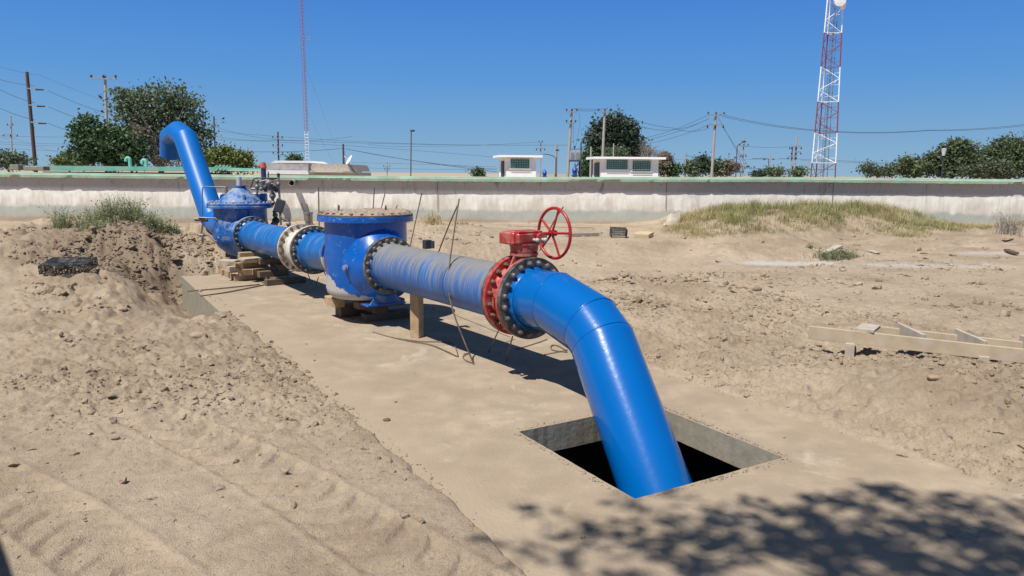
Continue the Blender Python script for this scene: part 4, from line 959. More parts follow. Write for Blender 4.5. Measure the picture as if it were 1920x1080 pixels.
# -- strainer tank
SC = S1-AX*.80; SR = .60; SZ0, SZ1 = .34, 1.49
t = empty('strainer_tank', (SC.x, SC.y, SZ0), 'big deep blue drum-shaped strainer tank with a flat soil-covered lid in mid pipeline', 'tank')
def strainer_mat():
    m = pmat('splashed_blue_enamel', (.0, .092, .40), .28, var=.2, scale=2.2, dirt=(.22, .34, .52), damt=.13, dscale=17, bump=.12, bscale=30); tt = m.node_tree; N = tt.nodes; L = tt.links; b = N['Principled BSDF']
    g = N.new('ShaderNodeNewGeometry'); src = b.inputs['Base Color'].links[0].from_socket
    d = N.new('ShaderNodeVectorMath'); d.operation = 'DOT_PRODUCT'; L.new(g.outputs['Position'], d.inputs[0]); d.inputs[1].default_value = (-.62, .25, .0)
    sp = N.new('ShaderNodeSeparateXYZ'); L.new(g.outputs['Position'], sp.inputs[0])
    n = N.new('ShaderNodeTexNoise'); n.inputs['Scale'].default_value = 4.5; n.inputs['Detail'].default_value = 5; L.new(g.outputs['Position'], n.inputs['Vector'])
    # splash: low on the left-hand side; height limit rises towards the left
    lim = N.new('ShaderNodeMath'); lim.operation = 'MULTIPLY_ADD'; L.new(d.outputs['Value'], lim.inputs[0]); lim.inputs[1].default_value = .62
    lim.inputs[2].default_value = .55-.62*float(Vector((-.62, .25, 0)).dot(SC))
    l2 = N.new('ShaderNodeMath'); l2.operation = 'MULTIPLY_ADD'; L.new(n.outputs[0], l2.inputs[0]); l2.inputs[1].default_value = .5; L.new(lim.outputs[0], l2.inputs[2])
    df = N.new('ShaderNodeMath'); df.operation = 'SUBTRACT'; L.new(l2.outputs[0], df.inputs[0]); L.new(sp.outputs[2], df.inputs[1])
    r = N.new('ShaderNodeMapRange'); L.new(df.outputs[0], r.inputs[0]); r.inputs[1].default_value = .235; r.inputs[2].default_value = .255
    mm = N.new('ShaderNodeMix'); mm.data_type = 'RGBA'; L.new(r.outputs[0], mm.inputs['Factor']); L.new(src, mm.inputs['A']); mm.inputs['B'].default_value = (.47, .45, .41, 1)
    L.new(mm.outputs['Result'], b.inputs['Base Color'])
    rr = N.new('ShaderNodeMapRange'); L.new(r.outputs[0], rr.inputs[0]); rr.inputs[3].default_value = .3; rr.inputs[4].default_value = .95; L.new(rr.outputs[0], b.inputs['Roughness'])
    return m
SM = strainer_mat()
def drum_body():
    # drum with smooth bell necks: one height-blended surface (metaball-like union by projection)
    m = MB(); m.rev((SC.x, SC.y, 0), UP, [(SZ0+.02, .001), (SZ0+.02, SR-.16), (SZ0+.035, SR-.08), (SZ0+.09, SR-.02), (SZ0+.17, SR), (SZ1, SR)], 96)
    zc = .9
    for s_ in (1, -1):
        ax = AX*s_; n = 96; rows = 15; vs = []; fs = []; _, x, y = frame(ax); o = Vector((SC.x, SC.y, zc))
        for i in range(rows):
            f = i/(rows-1)
            for k in range(n):
                q = 2*math.pi*k/n; e = x*math.cos(q)+y*math.sin(q)
                # radius swells towards the drum, root follows the drum's curve
                rr_ = .345+.175*(1-math.cos(math.pi/2*(1-f)))**1.0*1.05
                if abs(e.z) > .01 and e.z < 0: rr_ = min(rr_, .56/max(.05, -e.z)*1.0)
                lat = (e-UP*e.z).length*rr_; root = math.sqrt(max(0.0004, SR**2-min(lat, SR*.985)**2))-.04
                tip = .765; g_ = root+(tip-root)*math.sin(math.pi/2*f)**.9 if root < tip else tip
                vs.append(o+ax*g_+e*rr_)
        for i in range(rows-1):
            for k in range(n): k2 = (k+1) % n; fs.append((i*n+k, i*n+k2, (i+1)*n+k2, (i+1)*n+k))
        m.add(vs, fs, True)
    return m
drum_body().build('drum', SM, t)
for s_ in (1,):
    m = MB(); m.disc(Pa-AX*.052, -AX, .3, .405, .045, 72, .01); m.build('neck_flange', SM, t)
m = MB(); m.disc(SC-AX*.76, -AX, .3, .405, .045, 72, .01); m.build('neck_flange', SM, t)
lid = MB(); lid.disc((SC.x, SC.y, SZ1), UP, .001, .70, .085, 96, .006); lf = lid.build('lid_flange', B_DEEP, t)
m = MB(); m.disc((SC.x, SC.y, SZ1+.085), UP, .001, .695, .022, 96, .006); m.build('lid', pmat('lid_brown', (.12, .095, .075), .9, var=.35, scale=12), t)
for k in range(28):
    q = 2*math.pi*(k+.5)/28; b = MB(); c = (SC.x+.645*math.cos(q), SC.y+.645*math.sin(q), SZ1+.107); hexbolt(b, c, UP, .026, .026, .0); b.build('bolt', BOLTR, lf)
# soil heaped on the lid
def lid_soil():
    n = 70; g = np.linspace(-.68, .68, n); X, Y = np.meshgrid(g, g, indexing='ij'); R2 = np.hypot(X, Y)
    f1, f2, idv = worley(X, Y, 16, 3)
    Z = .018+.03*(fbm(X, Y, 3, 4, 5)+.3)+np.clip(f2-f1, 0, .4)*.045*idv+.02*(X+Y*.6)
    Z = np.where(R2 > .62, Z*np.clip((.69-R2)/.06, 0, 1)-.004, Z); idx = np.arange(n*n).reshape(n, n)
    F = np.stack([idx[:-1, :-1], idx[1:, :-1], idx[1:, 1:], idx[:-1, 1:]], -1).reshape(-1, 4)
    rc = R2.reshape(-1); F = F[(rc[F] < .695).all(1)]
    # rotate so the thicker side faces right
    o = np_mesh('soil_cover', np.stack([X, Y, Z], -1).reshape(-1, 3), F, DIRTM, False, t); o.location = (0, 0, SZ1+.108-SZ0)
lid_soil()
for (dx, dy) in ((-.42, .1), (.28, .12)):
    m = MB(); p = Vector((SC.x+dx, SC.y+dy, SZ1+.155)); m.tube([p+Vector((.0, .035*math.cos(a), .045*math.sin(a)+.02)) for a in np.linspace(-.9, 4.0, 14)], .009, 6); m.build('lifting_eye', BOLTR, t)
# gusset on top of the near neck, foot below, side boss
m = MB(); a = SC+AX*.55; m.prism([Vector((a.x, a.y, 0))+UP*1.24-AX*.02, Vector((a.x, a.y, 0))+UP*1.23+AX*.22, Vector((a.x, a.y, 0))+UP*1.475-AX*.0, Vector((a.x, a.y, 0))+UP*1.48-AX*.03], NX*.022); m.build('gusset', B_DEEP, t)
p0 = SC+AX*.62; c = Vector((p0.x, p0.y, 0)); m = MB()
m.prism([c+UP*.335-NX*.26, c+UP*.335+NX*.26, c+UP*.60+NX*.04, c+UP*.60-NX*.04], AX*.022); m.build('foot_gusset', B_VALVE, t)
m = MB(); m.prism([c+UP*.333-NX*.30-AX*.2, c+UP*.333+NX*.30-AX*.2, c+UP*.333+NX*.30+AX*.05, c+UP*.333-NX*.30+AX*.05], -UP*.02); m.build('foot_plate', B_DEEP, t)
bp_ = SC+Vector((0, 0, 0)); dn = (AX*.62-NX*.78).normalized(); q = Vector((SC.x, SC.y, .86))+dn*.56
m = MB(); m.cyl(q, q+dn*.11, .045, .045, 20); m.cyl(q+dn*.11, q+dn*.145, .032, .03, 6); m.build('drain_plug', pmat('plug_dusty', (.16, .22, .36), .6), t)

# -- spool between white joint and strainer (bare blue)
Pc = Vector(W1); Pd = SC-AX*.81
dv2 = (Pd-Pc).normalized()
t = empty('pipe_spool', ((Pc.x+Pd.x)/2, (Pc.y+Pd.y)/2, .55), 'short blue pipe between the white coupling and the strainer tank', 'pipe')
m = MB(); m.cyl(Pc, Pd, RP, RP, 80, False); m.build('pipe', B_SOFT, t)
flange(t, Pc, AX, .42, .05, BLK, 20, .37, RP-.005, BOLTG, s=.027)
m = MB(); m.disc(Pd, -AX, RP, .405, .045, 64); m.build('flange', BLK, t)
m = MB(); m.rev(Pc, dv2, [(.0, .34), (.02, .335), (.04, .312)], 72); m.build('weld_seam', B_SOFT, t)
# -- white dismantling joint
t = empty('pipe_coupling', (W0.x, W0.y, .44), 'cream white flanged coupling with a small steel air nipple on top', 'coupling')
wa = W0; flange(t, wa+AX*.0, AX, .43, .035, WHITEP, 20, .385, .3, BOLTR, s=.024, stud=.03)
Lw = (W1-W0).length-.05
m = MB(); m.rev(wa, AX, [(0, .335), (Lw*.45, .335), (Lw*.5, .355), (Lw*.62, .355), (Lw*.66, .335), (Lw, .335)], 72); m.build('barrel', WHITEP, t)
m = MB(); m.disc(W1-AX*.052, -AX, .3, .425, .035, 72, .006); m.build('flange', WHITEP, t)
m = MB(); p = W0.lerp(W1, .6)+UP*.33; m.cyl(p, p+UP*.16, .055, .055, 20); m.cyl(p+UP*.16, p+UP*.30, .07, .075, 20); m.cyl(p+UP*.285, p+UP*.315, .085, .085, 20); m.build('air_nipple', pmat('stainless', (.38, .33, .28), .3, .8), t)
m = MB()
for k in range(9):
    q = math.pi*(.62+.1*k); 
m.beam(W0.lerp(W1, .55)-NX*.34-UP*.0, W0.lerp(W1, 1.02)-NX*.36+UP*.03, .05, .02); m.build('strap', WHITEP, t)
# -- far spool from control valve to the white coupling
Pe = Vector(V1); Pf = W0-AX*.037; dv3 = (Pf-Pe).normalized()
t = empty('pipe_spool', ((Pe.x+Pf.x)/2, (Pe.y+Pf.y)/2, .53), 'clean blue pipe between the domed control valve and the white coupling', 'pipe')
m = MB(); m.cyl(Pe, Pf, RP, RP, 80, False); m.build('pipe', B_SOFT, t)
flange(t, Pe, AX, .405, .05, BLK, 20, .358, RP-.005, BOLTG, s=.024)
m = MB(); m.disc(Pf, -AX, RP, .43, .03, 64); m.build('flange', BLK, t)
m = MB(); m.rev(Pe, dv3, [(.0, .34), (.02, .335), (.04, .312)], 72); m.build('weld_seam', B_SOFT, t)

# -- domed hydraulic control valve
VC = V1-AX*.86; VZ = 1.40
t = empty('control_valve', (VC.x, VC.y, .3), 'blue domed control valve with bolted cover and small pilot pipes at the far end', 'valve')
c0 = Vector((VC.x, VC.y, 0))
def globe():
    m = MB(); m.rev(c0, UP, [(VZ, .56), (1.12, .56), (.95, .60), (.75, .60), (.55, .50), (.38, .30), (.30, .05)], 80)
    for s_, L_ in ((1, .80), (-1, .85)):
        m.rev(Vector((VC.x, VC.y, .84)), AX*s_, [(.0, .46), (.3, .45), (.5, .40), (.65, .345), (L_, .335)], 72)
    return m
globe().build('body', B_VALVE, t)
m = MB(); m.disc(V1-AX*.055, -AX, .3, .41, .05, 72, .01); m.build('neck_flange', B_VALVE, t)
m = MB(); m.disc(VC+Vector((0, 0, 0))-AX*.86, -AX, .3, .41, .05, 64, .01); m.v = [(v[0], v[1], v[2]) for v in m.v]; m.build('neck_flange', B_VALVE, t)
m = MB(); m.disc((VC.x, VC.y, VZ), UP, .001, .70, .055, 96, .008); m.disc((VC.x, VC.y, VZ+.06), UP, .001, .69, .05, 96, .008); cvf = m.build('cover_flange', B_VALVE, t)
for k in range(28):
    q = 2*math.pi*(k+.5)/28; b = MB(); hexbolt(b, (VC.x+.635*math.cos(q), VC.y+.635*math.sin(q), VZ+.11), UP, .028, .03, .012); b.build('bolt', pmat('pale_bolt', (.30, .32, .36), .6) if 'pale_bolt' not in MATS else MATS['pale_bolt'], cvf)
m = MB(); z = VZ+.11; m.rev(c0, UP, [(z, .47), (z+.05, .46), (z+.07, .42), (z+.11, .40), (z+.20, .27), (z+.30, .16), (z+.345, .125)], 72)
m.rev(c0, UP, [(z+.345, .15), (z+.375, .15), (z+.375, .001)], 40, False); m.rev(c0, UP, [(z+.345, .12), (z+.345, .15)], 40, False)
for k in range(4): q = k*math.pi/2+.5; d = Vector((math.cos(q), math.sin(q), 0)); m.prism([c0+UP*(z+.06)+d*.43, c0+UP*(z+.18)+d*.40, c0+UP*(z+.19)+d*.26], Vector((-d.y, d.x, 0))*.05)
m.build('bonnet', B_VALVE, t)
m = MB(); m.cyl(c0+UP*(z+.375), c0+UP*(z+.56), .055, .055, 20); m.build('indicator_tube', pmat('clear_plastic', (.42, .46, .48), .12), t)
m = MB(); q = c0+NX*.1-AX*0; a = c0+AX*.6; m.prism([a+UP*1.24-AX*.06, a+UP*1.22+AX*.05, a+UP*1.40+AX*.0, a+UP*1.40-AX*.06], NX*.03); m.build('lifting_lug', B_VALVE, t)
for sx in (-.40, .42):
    m = MB(); p = c0+Vector((sx*1.0, .28, VZ+.11)); m.box(p+UP*.10, (.16, .16, .2), None, .02); m.build('cover_boss', B_VALVE, t)
PIP = pmat('pilot_tube', (.20, .20, .21), .45, .4); BRS = pmat('pilot_fitting', (.22, .18, .16), .55, .3, var=.3, scale=12)
D = lambda x, y, dy=0.: at(x, y, VC.y+dy)
def pl(name, pts, r, mat, dy=0.):
    m = MB(); m.tube([D(x, y, dy+(e[0] if e else 0)) for (x, y, *e) in pts], r, 8); return m.build(name, mat, t)
pl('pilot_tube', [(424, 365), (424, 351)], .035, BRS, -.1); pl('pilot_tube', [(423, 350.5), (383, 350), (379.5, 353), (379, 404)], .013, PIP, -.1)
pl('pilot_tube', [(371, 408), (404, 409), (410, 413), (412.5, 444)], .016, PIP, -.45)
pl('pilot_tube', [(412, 447), (428, 446.5), (441, 445)], .026, BRS, -.5); pl('pilot_tube', [(376, 406), (380, 420), (377, 442), (392, 441), (402, 452), (420, 454)], .02, BRS, -.4)
pl('pilot_tube', [(379, 442), (379.5, 458)], .022, BRS, -.5)
for (x, y, r, dy) in ((372, 411, .07, -.35), (379, 411, .055, -.4), (385, 413, .05, -.4), (378, 441, .05, -.45), (412, 446, .035, -.5), (428, 447, .03, -.5)):
    m = MB(); p = D(x, y, dy); m.cyl(p-Vector((r, 0, 0)), p+Vector((r, .0, 0)), r*.7, r*.7, 8); m.build('pilot_fitting', BRS, t)
# pilot assembly on the right-hand side
for pts, r, mt, dy in [([(470, 352), (475, 336), (482, 333.5), (520, 334)], .014, DARK, -.1), ([(472, 354), (497, 354), (516, 356.5), (523, 357)], .024, PIP, .1),
                       ([(482, 364), (482, 352), (481, 340)], .03, BRS, .1), ([(483, 342), (505, 336.5), (523, 333)], .024, PIP, .12), ([(503, 333), (503, 322)], .014, DARK, .1),
                       ([(522, 326), (522.5, 345), (524, 368), (525.5, 400), (526.5, 422)], .026, PIP, .05), ([(510, 346), (511, 374), (512, 384)], .026, BRS, .1), ([(500, 343), (512, 345), (521, 352)], .022, PIP, 0),
                       ([(525, 405), (530, 411), (537, 412), (541, 418), (541, 428)], .022, BRS, 0), ([(513, 395), (517, 410), (519, 424)], .03, BRS, .1), ([(505, 349), (505, 341)], .04, BRS, 0), ([(522, 331), (522, 325)], .035, DARK, .05)]:
    pl('pilot_tube', pts, r, mt, dy)
for (x, y, r, dy, mt) in ((505, 344, .095, .1, BRS), (498, 352, .075, .12, DARK), (518, 353, .07, .08, DARK), (482, 350, .055, .1, PIP), (511, 367, .075, .1, BRS), (482, 340, .045, .1, BRS), (522, 345, .05, .05, PIP), (516, 403, .06, .1, BRS), (517, 414, .085, .1, DARK), (512, 380, .05, .1, BRS), (541, 420, .055, 0, PIP), (513, 421, .07, .05, BRS), (490, 354, .04, .1, BRS)):
    m = MB(); p = D(x, y, dy); m.sphere(p, r, 12, 7); m.cyl(p-UP*r*1.2, p+UP*r*1.2, r*.5, r*.5, 8); m.build('pilot_fitting', mt, t)
m = MB(); p = D(524, 386, .0); m.box(p, (.20, .06, .30), Matrix.Rotation(.35, 3, 'Y'), .015); m.build('pilot_cover', DARK, t)

# -- rising gooseneck pipe behind it
t = empty('gooseneck_pipe', VC-AX*1.1+Vector((0, 0, -.8)), 'tall glossy blue gooseneck pipe rising above the wall with its mouth turned down', 'pipe')
g0 = Vector((VC.x, VC.y, .84))-AX*.86
pts = [at(405, 425, 19.0), at(348, 259, 20.6), at(334, 248.5, 21.0), at(321.5, 258, 21.5), at(321, 292, 21.7)]
base = at(411, 441, 18.75); base.z = .84
mids = [g0, g0.lerp(Vector((base.x, base.y, .84)), .85), at(406, 428, 18.95)]
a = pts[1]; 
segs = [g0, Vector((base.x, base.y, .86)), at(400, 411, 19.1), pts[1], pts[2], pts[3], pts[4]]
segpipe(segs, .305, 64).build('pipe', B_FAR, t)
e = segs[-1]; m = MB(); m.rev(e, (0, 0, 1), [(0, .285), (.6, .285)], 48); m.rev(e, (0, 0, 1), [(0, .285), (0, .305)], 48); m.rev(e, (0, 0, 1), [(.6, .285), (.6, .001)], 48); m.build('mouth', pmat('pipe_inside', (.01, .03, .12), .6), t)
flange(t, g0+AX*-.055, -AX, .41, .05, BLK, 20, .36, .3, BOLTG)

# ------------------------------------------------------------------ timber props
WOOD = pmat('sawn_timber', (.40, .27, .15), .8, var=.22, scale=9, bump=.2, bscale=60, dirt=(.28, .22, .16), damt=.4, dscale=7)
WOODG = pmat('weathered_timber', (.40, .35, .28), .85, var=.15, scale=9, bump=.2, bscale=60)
WOODD = pmat('dark_shade_timber', (.13, .09, .06), .9, var=.2, scale=9)  # dark wood; blocks lying under the pipe carry their shade in this colour
base = gp(781, 634, 0); m = MB(); Rz = Matrix.Rotation(math.radians(-24), 3, 'Z'); m.box((base.x, base.y+.06, .30), (.135, .135, .6), Rz, .006)
thing_mesh('timber_prop', m, WOOD, 'upright square timber post propping the dusty blue pipe', 'post')
Rc = Matrix((AX, NX, UP)).transposed()
def block(c, L_, along, label, mat=WOOD, w_=.135, h_=.118, tilt=0., grp='timber blocks under the control valve', yaw=0.):
    R = Rc @ Matrix.Rotation(yaw+(0 if along else math.pi/2), 3, 'Z') @ Matrix.Rotation(tilt, 3, 'Y'); m = MB(); m.box(c, (L_, w_, h_), R, .006)
    return thing_mesh('timber_block', m, mat, label, 'wood block', grp)
def q(x, y, z): return gp(x, y, z)
# local frame of the crib below the far spool: k along the pipe, s across it towards the camera-left
K0 = V1+AX*.28; K0 = Vector((K0.x, K0.y, 0))
def kp(a, s, z): return K0+AX*a-NX*s+UP*z
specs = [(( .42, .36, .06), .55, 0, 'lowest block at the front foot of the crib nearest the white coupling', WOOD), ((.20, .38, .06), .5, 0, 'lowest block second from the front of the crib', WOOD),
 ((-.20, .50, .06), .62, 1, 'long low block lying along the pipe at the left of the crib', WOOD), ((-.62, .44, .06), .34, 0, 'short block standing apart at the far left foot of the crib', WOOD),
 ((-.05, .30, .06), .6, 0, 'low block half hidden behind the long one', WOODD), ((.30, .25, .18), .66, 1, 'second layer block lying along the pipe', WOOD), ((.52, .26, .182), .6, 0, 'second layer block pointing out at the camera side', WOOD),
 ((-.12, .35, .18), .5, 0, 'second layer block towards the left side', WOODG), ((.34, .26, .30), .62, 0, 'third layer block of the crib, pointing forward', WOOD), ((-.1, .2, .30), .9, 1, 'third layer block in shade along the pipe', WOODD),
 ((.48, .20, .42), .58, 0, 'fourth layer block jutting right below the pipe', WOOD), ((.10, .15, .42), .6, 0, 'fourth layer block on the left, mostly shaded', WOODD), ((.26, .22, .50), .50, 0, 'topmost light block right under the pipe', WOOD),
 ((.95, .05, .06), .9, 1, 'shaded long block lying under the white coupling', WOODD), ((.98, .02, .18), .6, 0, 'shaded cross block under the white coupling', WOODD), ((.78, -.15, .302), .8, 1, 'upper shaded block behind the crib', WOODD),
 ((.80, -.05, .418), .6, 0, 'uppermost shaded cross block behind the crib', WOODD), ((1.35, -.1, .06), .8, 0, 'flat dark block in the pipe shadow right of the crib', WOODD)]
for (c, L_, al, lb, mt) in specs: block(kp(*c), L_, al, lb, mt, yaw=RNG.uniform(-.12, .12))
for (x0, y0, x1, y1, z, lb, mt) in ((412, 488.5, 446, 489.5, .42, 'flat grey plank on top of the crib at its left end', WOODG), (452, 487, 494, 483, .47, 'pale splintered plank lying under the far flange', WOODG)):
    a = gp(x0, y0, z); b = gp(x1, y1, z); m = MB(); m.beam(a, b, .22, .04, .004); m.v = m.v; thing_mesh('plank', m, mt, lb, 'plank', 'planks on the crib')
m = MB(); a = gp(452, 494, .42); m.box(a, (.5, .3, .07), Rc, .02); thing_mesh('paint_can_lid', m, B_VALVE, 'blue painted plate poking out below the far flange', 'plate') if False else None
# blocks under the strainer
g2 = 'timber blocks under the strainer'
S0 = Vector((SC.x, SC.y, 0))
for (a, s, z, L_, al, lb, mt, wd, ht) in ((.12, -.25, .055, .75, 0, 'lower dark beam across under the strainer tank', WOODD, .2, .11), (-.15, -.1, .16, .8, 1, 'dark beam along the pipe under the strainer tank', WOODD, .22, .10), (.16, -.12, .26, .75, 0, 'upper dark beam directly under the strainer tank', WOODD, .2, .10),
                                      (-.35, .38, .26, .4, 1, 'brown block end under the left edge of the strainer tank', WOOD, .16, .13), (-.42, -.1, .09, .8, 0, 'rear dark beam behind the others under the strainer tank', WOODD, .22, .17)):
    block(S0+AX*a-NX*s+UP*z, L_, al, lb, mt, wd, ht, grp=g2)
# ------------------------------------------------------------------ reinforcing bars
REB = pmat('rusty_rebar', (.16, .11, .075), .8, .1, var=.3, scale=15, bump=.3, bscale=120)
def bar(pts, label, r=.007, grp='bent reinforcing bars around the pipeline', name='rebar', mat=REB):
    P = []; pts = [Vector(p) for p in pts]
    for i in range(len(pts)-1):                              # Catmull-Rom
        p0 = pts[max(i-1, 0)]; p1 = pts[i]; p2 = pts[i+1]; p3 = pts[min(i+2, len(pts)-1)]
        for k in range(6 if len(pts) > 2 else 1):
            f = k/6; P.append(.5*((2*p1)+(p2-p0)*f+(2*p0-5*p1+4*p2-p3)*f*f+(3*p1-p0-3*p2+p3)*f**3))
    P.append(pts[-1]); m = MB(); m.tube(P, r, 6)
    return thing_mesh(name, m, mat, label, 'rebar', grp)
b0 = gp(890, 684, 0); bar([at(861, 373, b0.y+.55), at(852, 430, b0.y+.4), at(841, 520, b0.y+.2), at(850, 585, b0.y+.1), b0-Vector((0, 0, .02))], 'long bowed bar leaning in front of the dusty pipe, foot on the slab', .010)
bar([at(858, 385, 9.0), at(838, 432, 9.7), at(812, 500, 11.0)], 'bar crossing behind the long bowed bar and going down behind the pipe', .009)
b0 = gp(629, 542, 0); bar([at(565, 381, b0.y-.1), at(575, 410, b0.y-.12), at(588, 455, b0.y-.1), at(605, 505, b0.y-.05), b0], 'left one of two bars crossing in front of the white coupling', .010)
bar([at(575, 382, b0.y-.25), at(588, 425, b0.y-.25), at(600, 465, b0.y-.2), at(622, 527, b0.y-.1)], 'right one of two bars crossing in front of the white coupling', .010)
for (x0, y0, x1, y1, Y, lb) in ((597, 350, 598.5, 425, 17, 'thin upright bar between control valve and strainer tank'), (702, 352, 699, 400, 19, 'upright bar behind the strainer lid, left of the others'), (722, 362, 712, 402, 19, 'leaning bar behind the strainer lid, second from left'),
                             (745, 385, 736, 405, 18, 'short leaning bar just above the strainer lid'), (791, 361, 782, 402, 19, 'leaning bar behind the right end of the strainer lid'), (722, 390, 716, 402, 18, 'tiny bar tip above the middle of the strainer lid')):
    a = at(x0, y0, Y); b = at(x1, y1, Y); d = (b-a); b = a+d*((a.z-hz(a.x, a.y)+.05)/max(.01, -d.z)) if d.z < 0 else b
    bar([a, b], lb, .014)
bar([at(936, 617, 7.95), gp(916, 659, 0)+Vector((0, 0, -.01))], 'short dark bar below the red valve, left one', .008)
bar([at(961, 631, 7.75), gp(949, 676, 0)+Vector((0, 0, -.01))], 'short dark bar below the red valve, right one', .008)
bar([at(1056, 388, 9.2), at(1036, 420, 9.5), at(1012, 470, 9.9)], 'thin bar slanting behind the red handwheel', .008)
G = lambda x, y, z=.012: gp(x, y, z)
bar([G(699, 622), G(725, 630), G(770, 640), G(810, 647), G(857, 668)], 'long thin bar lying on the slab before the timber prop', .007)
bar([G(745, 634), G(790, 640), G(838, 641), G(852, 648), G(859, 668)], 'hooked bar lying on the slab right of the timber prop', .007)
bar([G(869, 664), G(880, 662), G(868, 668), G(874, 676), G(888, 681)], 'small loop of wire at the foot of the bowed bar', .006)
bar([G(967, 655), G(1000, 645), G(1026, 636)], 'thin bar on the slab beyond the valve shadow', .006)
bar([G(1020, 665), G(1040, 661), G(1064, 656)], 'thin bar on the slab just left of the elbow pipe', .006)
bar([G(1062, 657), G(1045, 648), G(1034, 648), G(1036, 656), G(1064, 660)], 'loop of bent bar half hidden by the elbow pipe', .008)
bar([G(352, 546), G(420, 540), G(487, 533)], 'upper of two bars lying across the far slab corner', .012)
bar([G(376, 555), G(430, 547), G(495, 534)], 'lower of two bars lying across the far slab corner', .012)
bar([G(655, 579, .05), G(643, 590), G(650, 593)], 'small bent tie wire under the strainer, left one', .007)
bar([G(668, 581, .05), G(655, 594), G(664, 598)], 'small bent tie wire under the strainer, right one', .007)
for (x0, x1, y) in ((1175, 1215, 0),): pass
bar([G(577, 512, .25), G(584, 532)], 'thin support bar under the white coupling, left one', .009); bar([G(597, 520, .25), G(592, 536)], 'thin support bar under the white coupling, right one', .009)
for (x0, y0, x1, y1) in ((965, 645, 990, 640),): pass
# small black clamp box on the far side of the dusty pipe
p = at(805, 458, 9.9); m = MB(); m.box(p+Vector((-.03, 0, 0)), (.09, .1, .12), Rc, .006); m.box(p+Vector((.04, -.03, .0)), (.10, .02, .10), Rc, .0); t = thing_mesh('clamp_box', m, DARK, 'small black metal box behind the dusty pipe near the strainer tank', 'box')


# ------------------------------------------------------------------ formwork ladder at the right
def formwork():
    zt = .47; A = gp(1517, 611, zt); Bq = gp(1925, 651, zt-.02); d = (Bq-A); d.z = 0; d.normalize(); n = Vector((-d.y, d.x, 0))
    if n.y < 0: n = -n
    t = empty('timber_formwork', (A.x+1.2, A.y, .15), 'pale timber formwork ladder with four cross boards lying on the rough dirt at right', 'formwork')
    Bp = A+d*3.6; Bp.z = zt-.07
    m = MB(); m.beam(A-Vector((0, 0, .075)), Bp-Vector((0, 0, .075)), .045, .15, .003); 
    PW = pmat('pale_timber', (.43, .345, .235), .8, var=.12, scale=7, bump=.2, bscale=60, dirt=(.42, .37, .3), damt=.35, dscale=5)
    m.build('front_beam', PW, t)
    m = MB(); off = n*.42; m.beam(A+off+d*.72-Vector((0, 0, .08)), Bp+off-Vector((0, 0, .08)), .045, .14, .003); m.build('rear_beam', PW, t)
    for s_ in (.62, 1.10, 1.68, 2.30, 2.9):
        c = A+d*s_; c.z = A.z+(Bp.z-A.z)*s_/3.6
        a = c+off*1.12-d*.16-Vector((0, 0, -.012)); b = c+n*.03+d*.08-Vector((0, 0, .01)); m = MB()
        if s_ < .7: m.box(c+n*.16+Vector((0, 0, .018)), (.20, .36, .035), Matrix.Rotation(math.atan2(d.y, d.x)-.2, 3, 'Z'), .003)
        else: m.beam(a-Vector((0, 0, .02)), b-Vector((0, 0, .03)), .04, .15, .003)
        m.build('cross_board', WOODG, t)
    for (s_, e) in ((.45, .3), (1.75, .33)):
        c = A+d*s_; g = hz(c.x, c.y); m = MB(); c2 = Vector((c.x, c.y, 0))+n*.25; g = hz(c2.x, c2.y); m.box(c2+Vector((0, 0, (g+A.z-.17)/2)), (.10, .6, max(.06, A.z-.14-g)), Matrix.Rotation(math.atan2(d.y, d.x), 3, 'Z'), .004); m.build('bearer', WOODG, t)
    c = gp(1809, 676, .10); m = MB(); m.box(Vector((c.x, c.y, hz(c.x, c.y)+.05)), (.30, .16, .07), Matrix.Rotation(-.1, 3, 'Z'), .004); thing_mesh('timber_block', m, WOODG, 'short pale board stuck in the dirt below the formwork ladder', 'wood block')
formwork()

# ------------------------------------------------------------------ crates and bits
PLB = pmat('black_plastic', (.018, .019, .018), .45, dirt=(.28, .26, .22), damt=.4, dscale=10, var=.2)
def crate(c, L_, W_, H_, rot, label, seed=0):
    t = empty('plastic_crate', c, label, 'crate'); R = rot; m = MB(); c = Vector(c)
    def b(x, y, z, sx, sy, sz, mm): mm.box(c+R@Vector((x, y, z)), (sx, sy, sz), R)
    for name, z in (('rim', H_),):
        m = MB(); 
        for s_ in (-1, 1): b(0, s_*W_/2, z-.012, L_+.02, .02, .024, m); b(s_*L_/2, 0, z-.0125, .02, W_-.02, .024, m)
        m.build('rim', PLB, t)
    for (ax, s_) in (('x', -1), ('x', 1), ('y', -1), ('y', 1)):
        m = MB(); n = 16 if ax == 'x' else 10; S = L_ if ax == 'x' else W_
        for k in range(n+1):
            u = -S/2+S*k/n
            if ax == 'x': b(u, s_*W_/2, H_/2-.012, .010, .012, H_-.026, m)
            else: b(s_*L_/2, u, H_/2-.012, .012, .010, H_-.026, m)
        for z in (.012, H_*.33, H_*.66):
            if ax == 'x': b(0, s_*(W_/2+.006), z, L_, .008, .012, m)
            else: b(s_*(L_/2+.006), 0, z, .008, W_, .012, m)
        m.build('side_lattice', PLB, t)
    m = MB()
    for k in range(15): b(-L_/2+L_*(k+.5)/15, 0, .008, L_/15*.5, W_-.03, .006, m)
    for k in range(7): b(0, -W_/2+W_*(k+.5)/7, .0155, L_-.03, W_/7*.4, .006, m)
    m.build('base_lattice', PLB, t); return t
cg = gp(129, 508, .12); zc = hz(cg.x, cg.y); cg = gp(129, 506, zc+.05)
Rf = Matrix.Rotation(.12, 3, 'Z') @ Matrix.Rotation(math.pi+.16, 3, 'X')
crate(cg+Vector((0, 0, .17)), .80, .60, .17, Rf, 'upturned black plastic nursery crate on the earth bank at left')
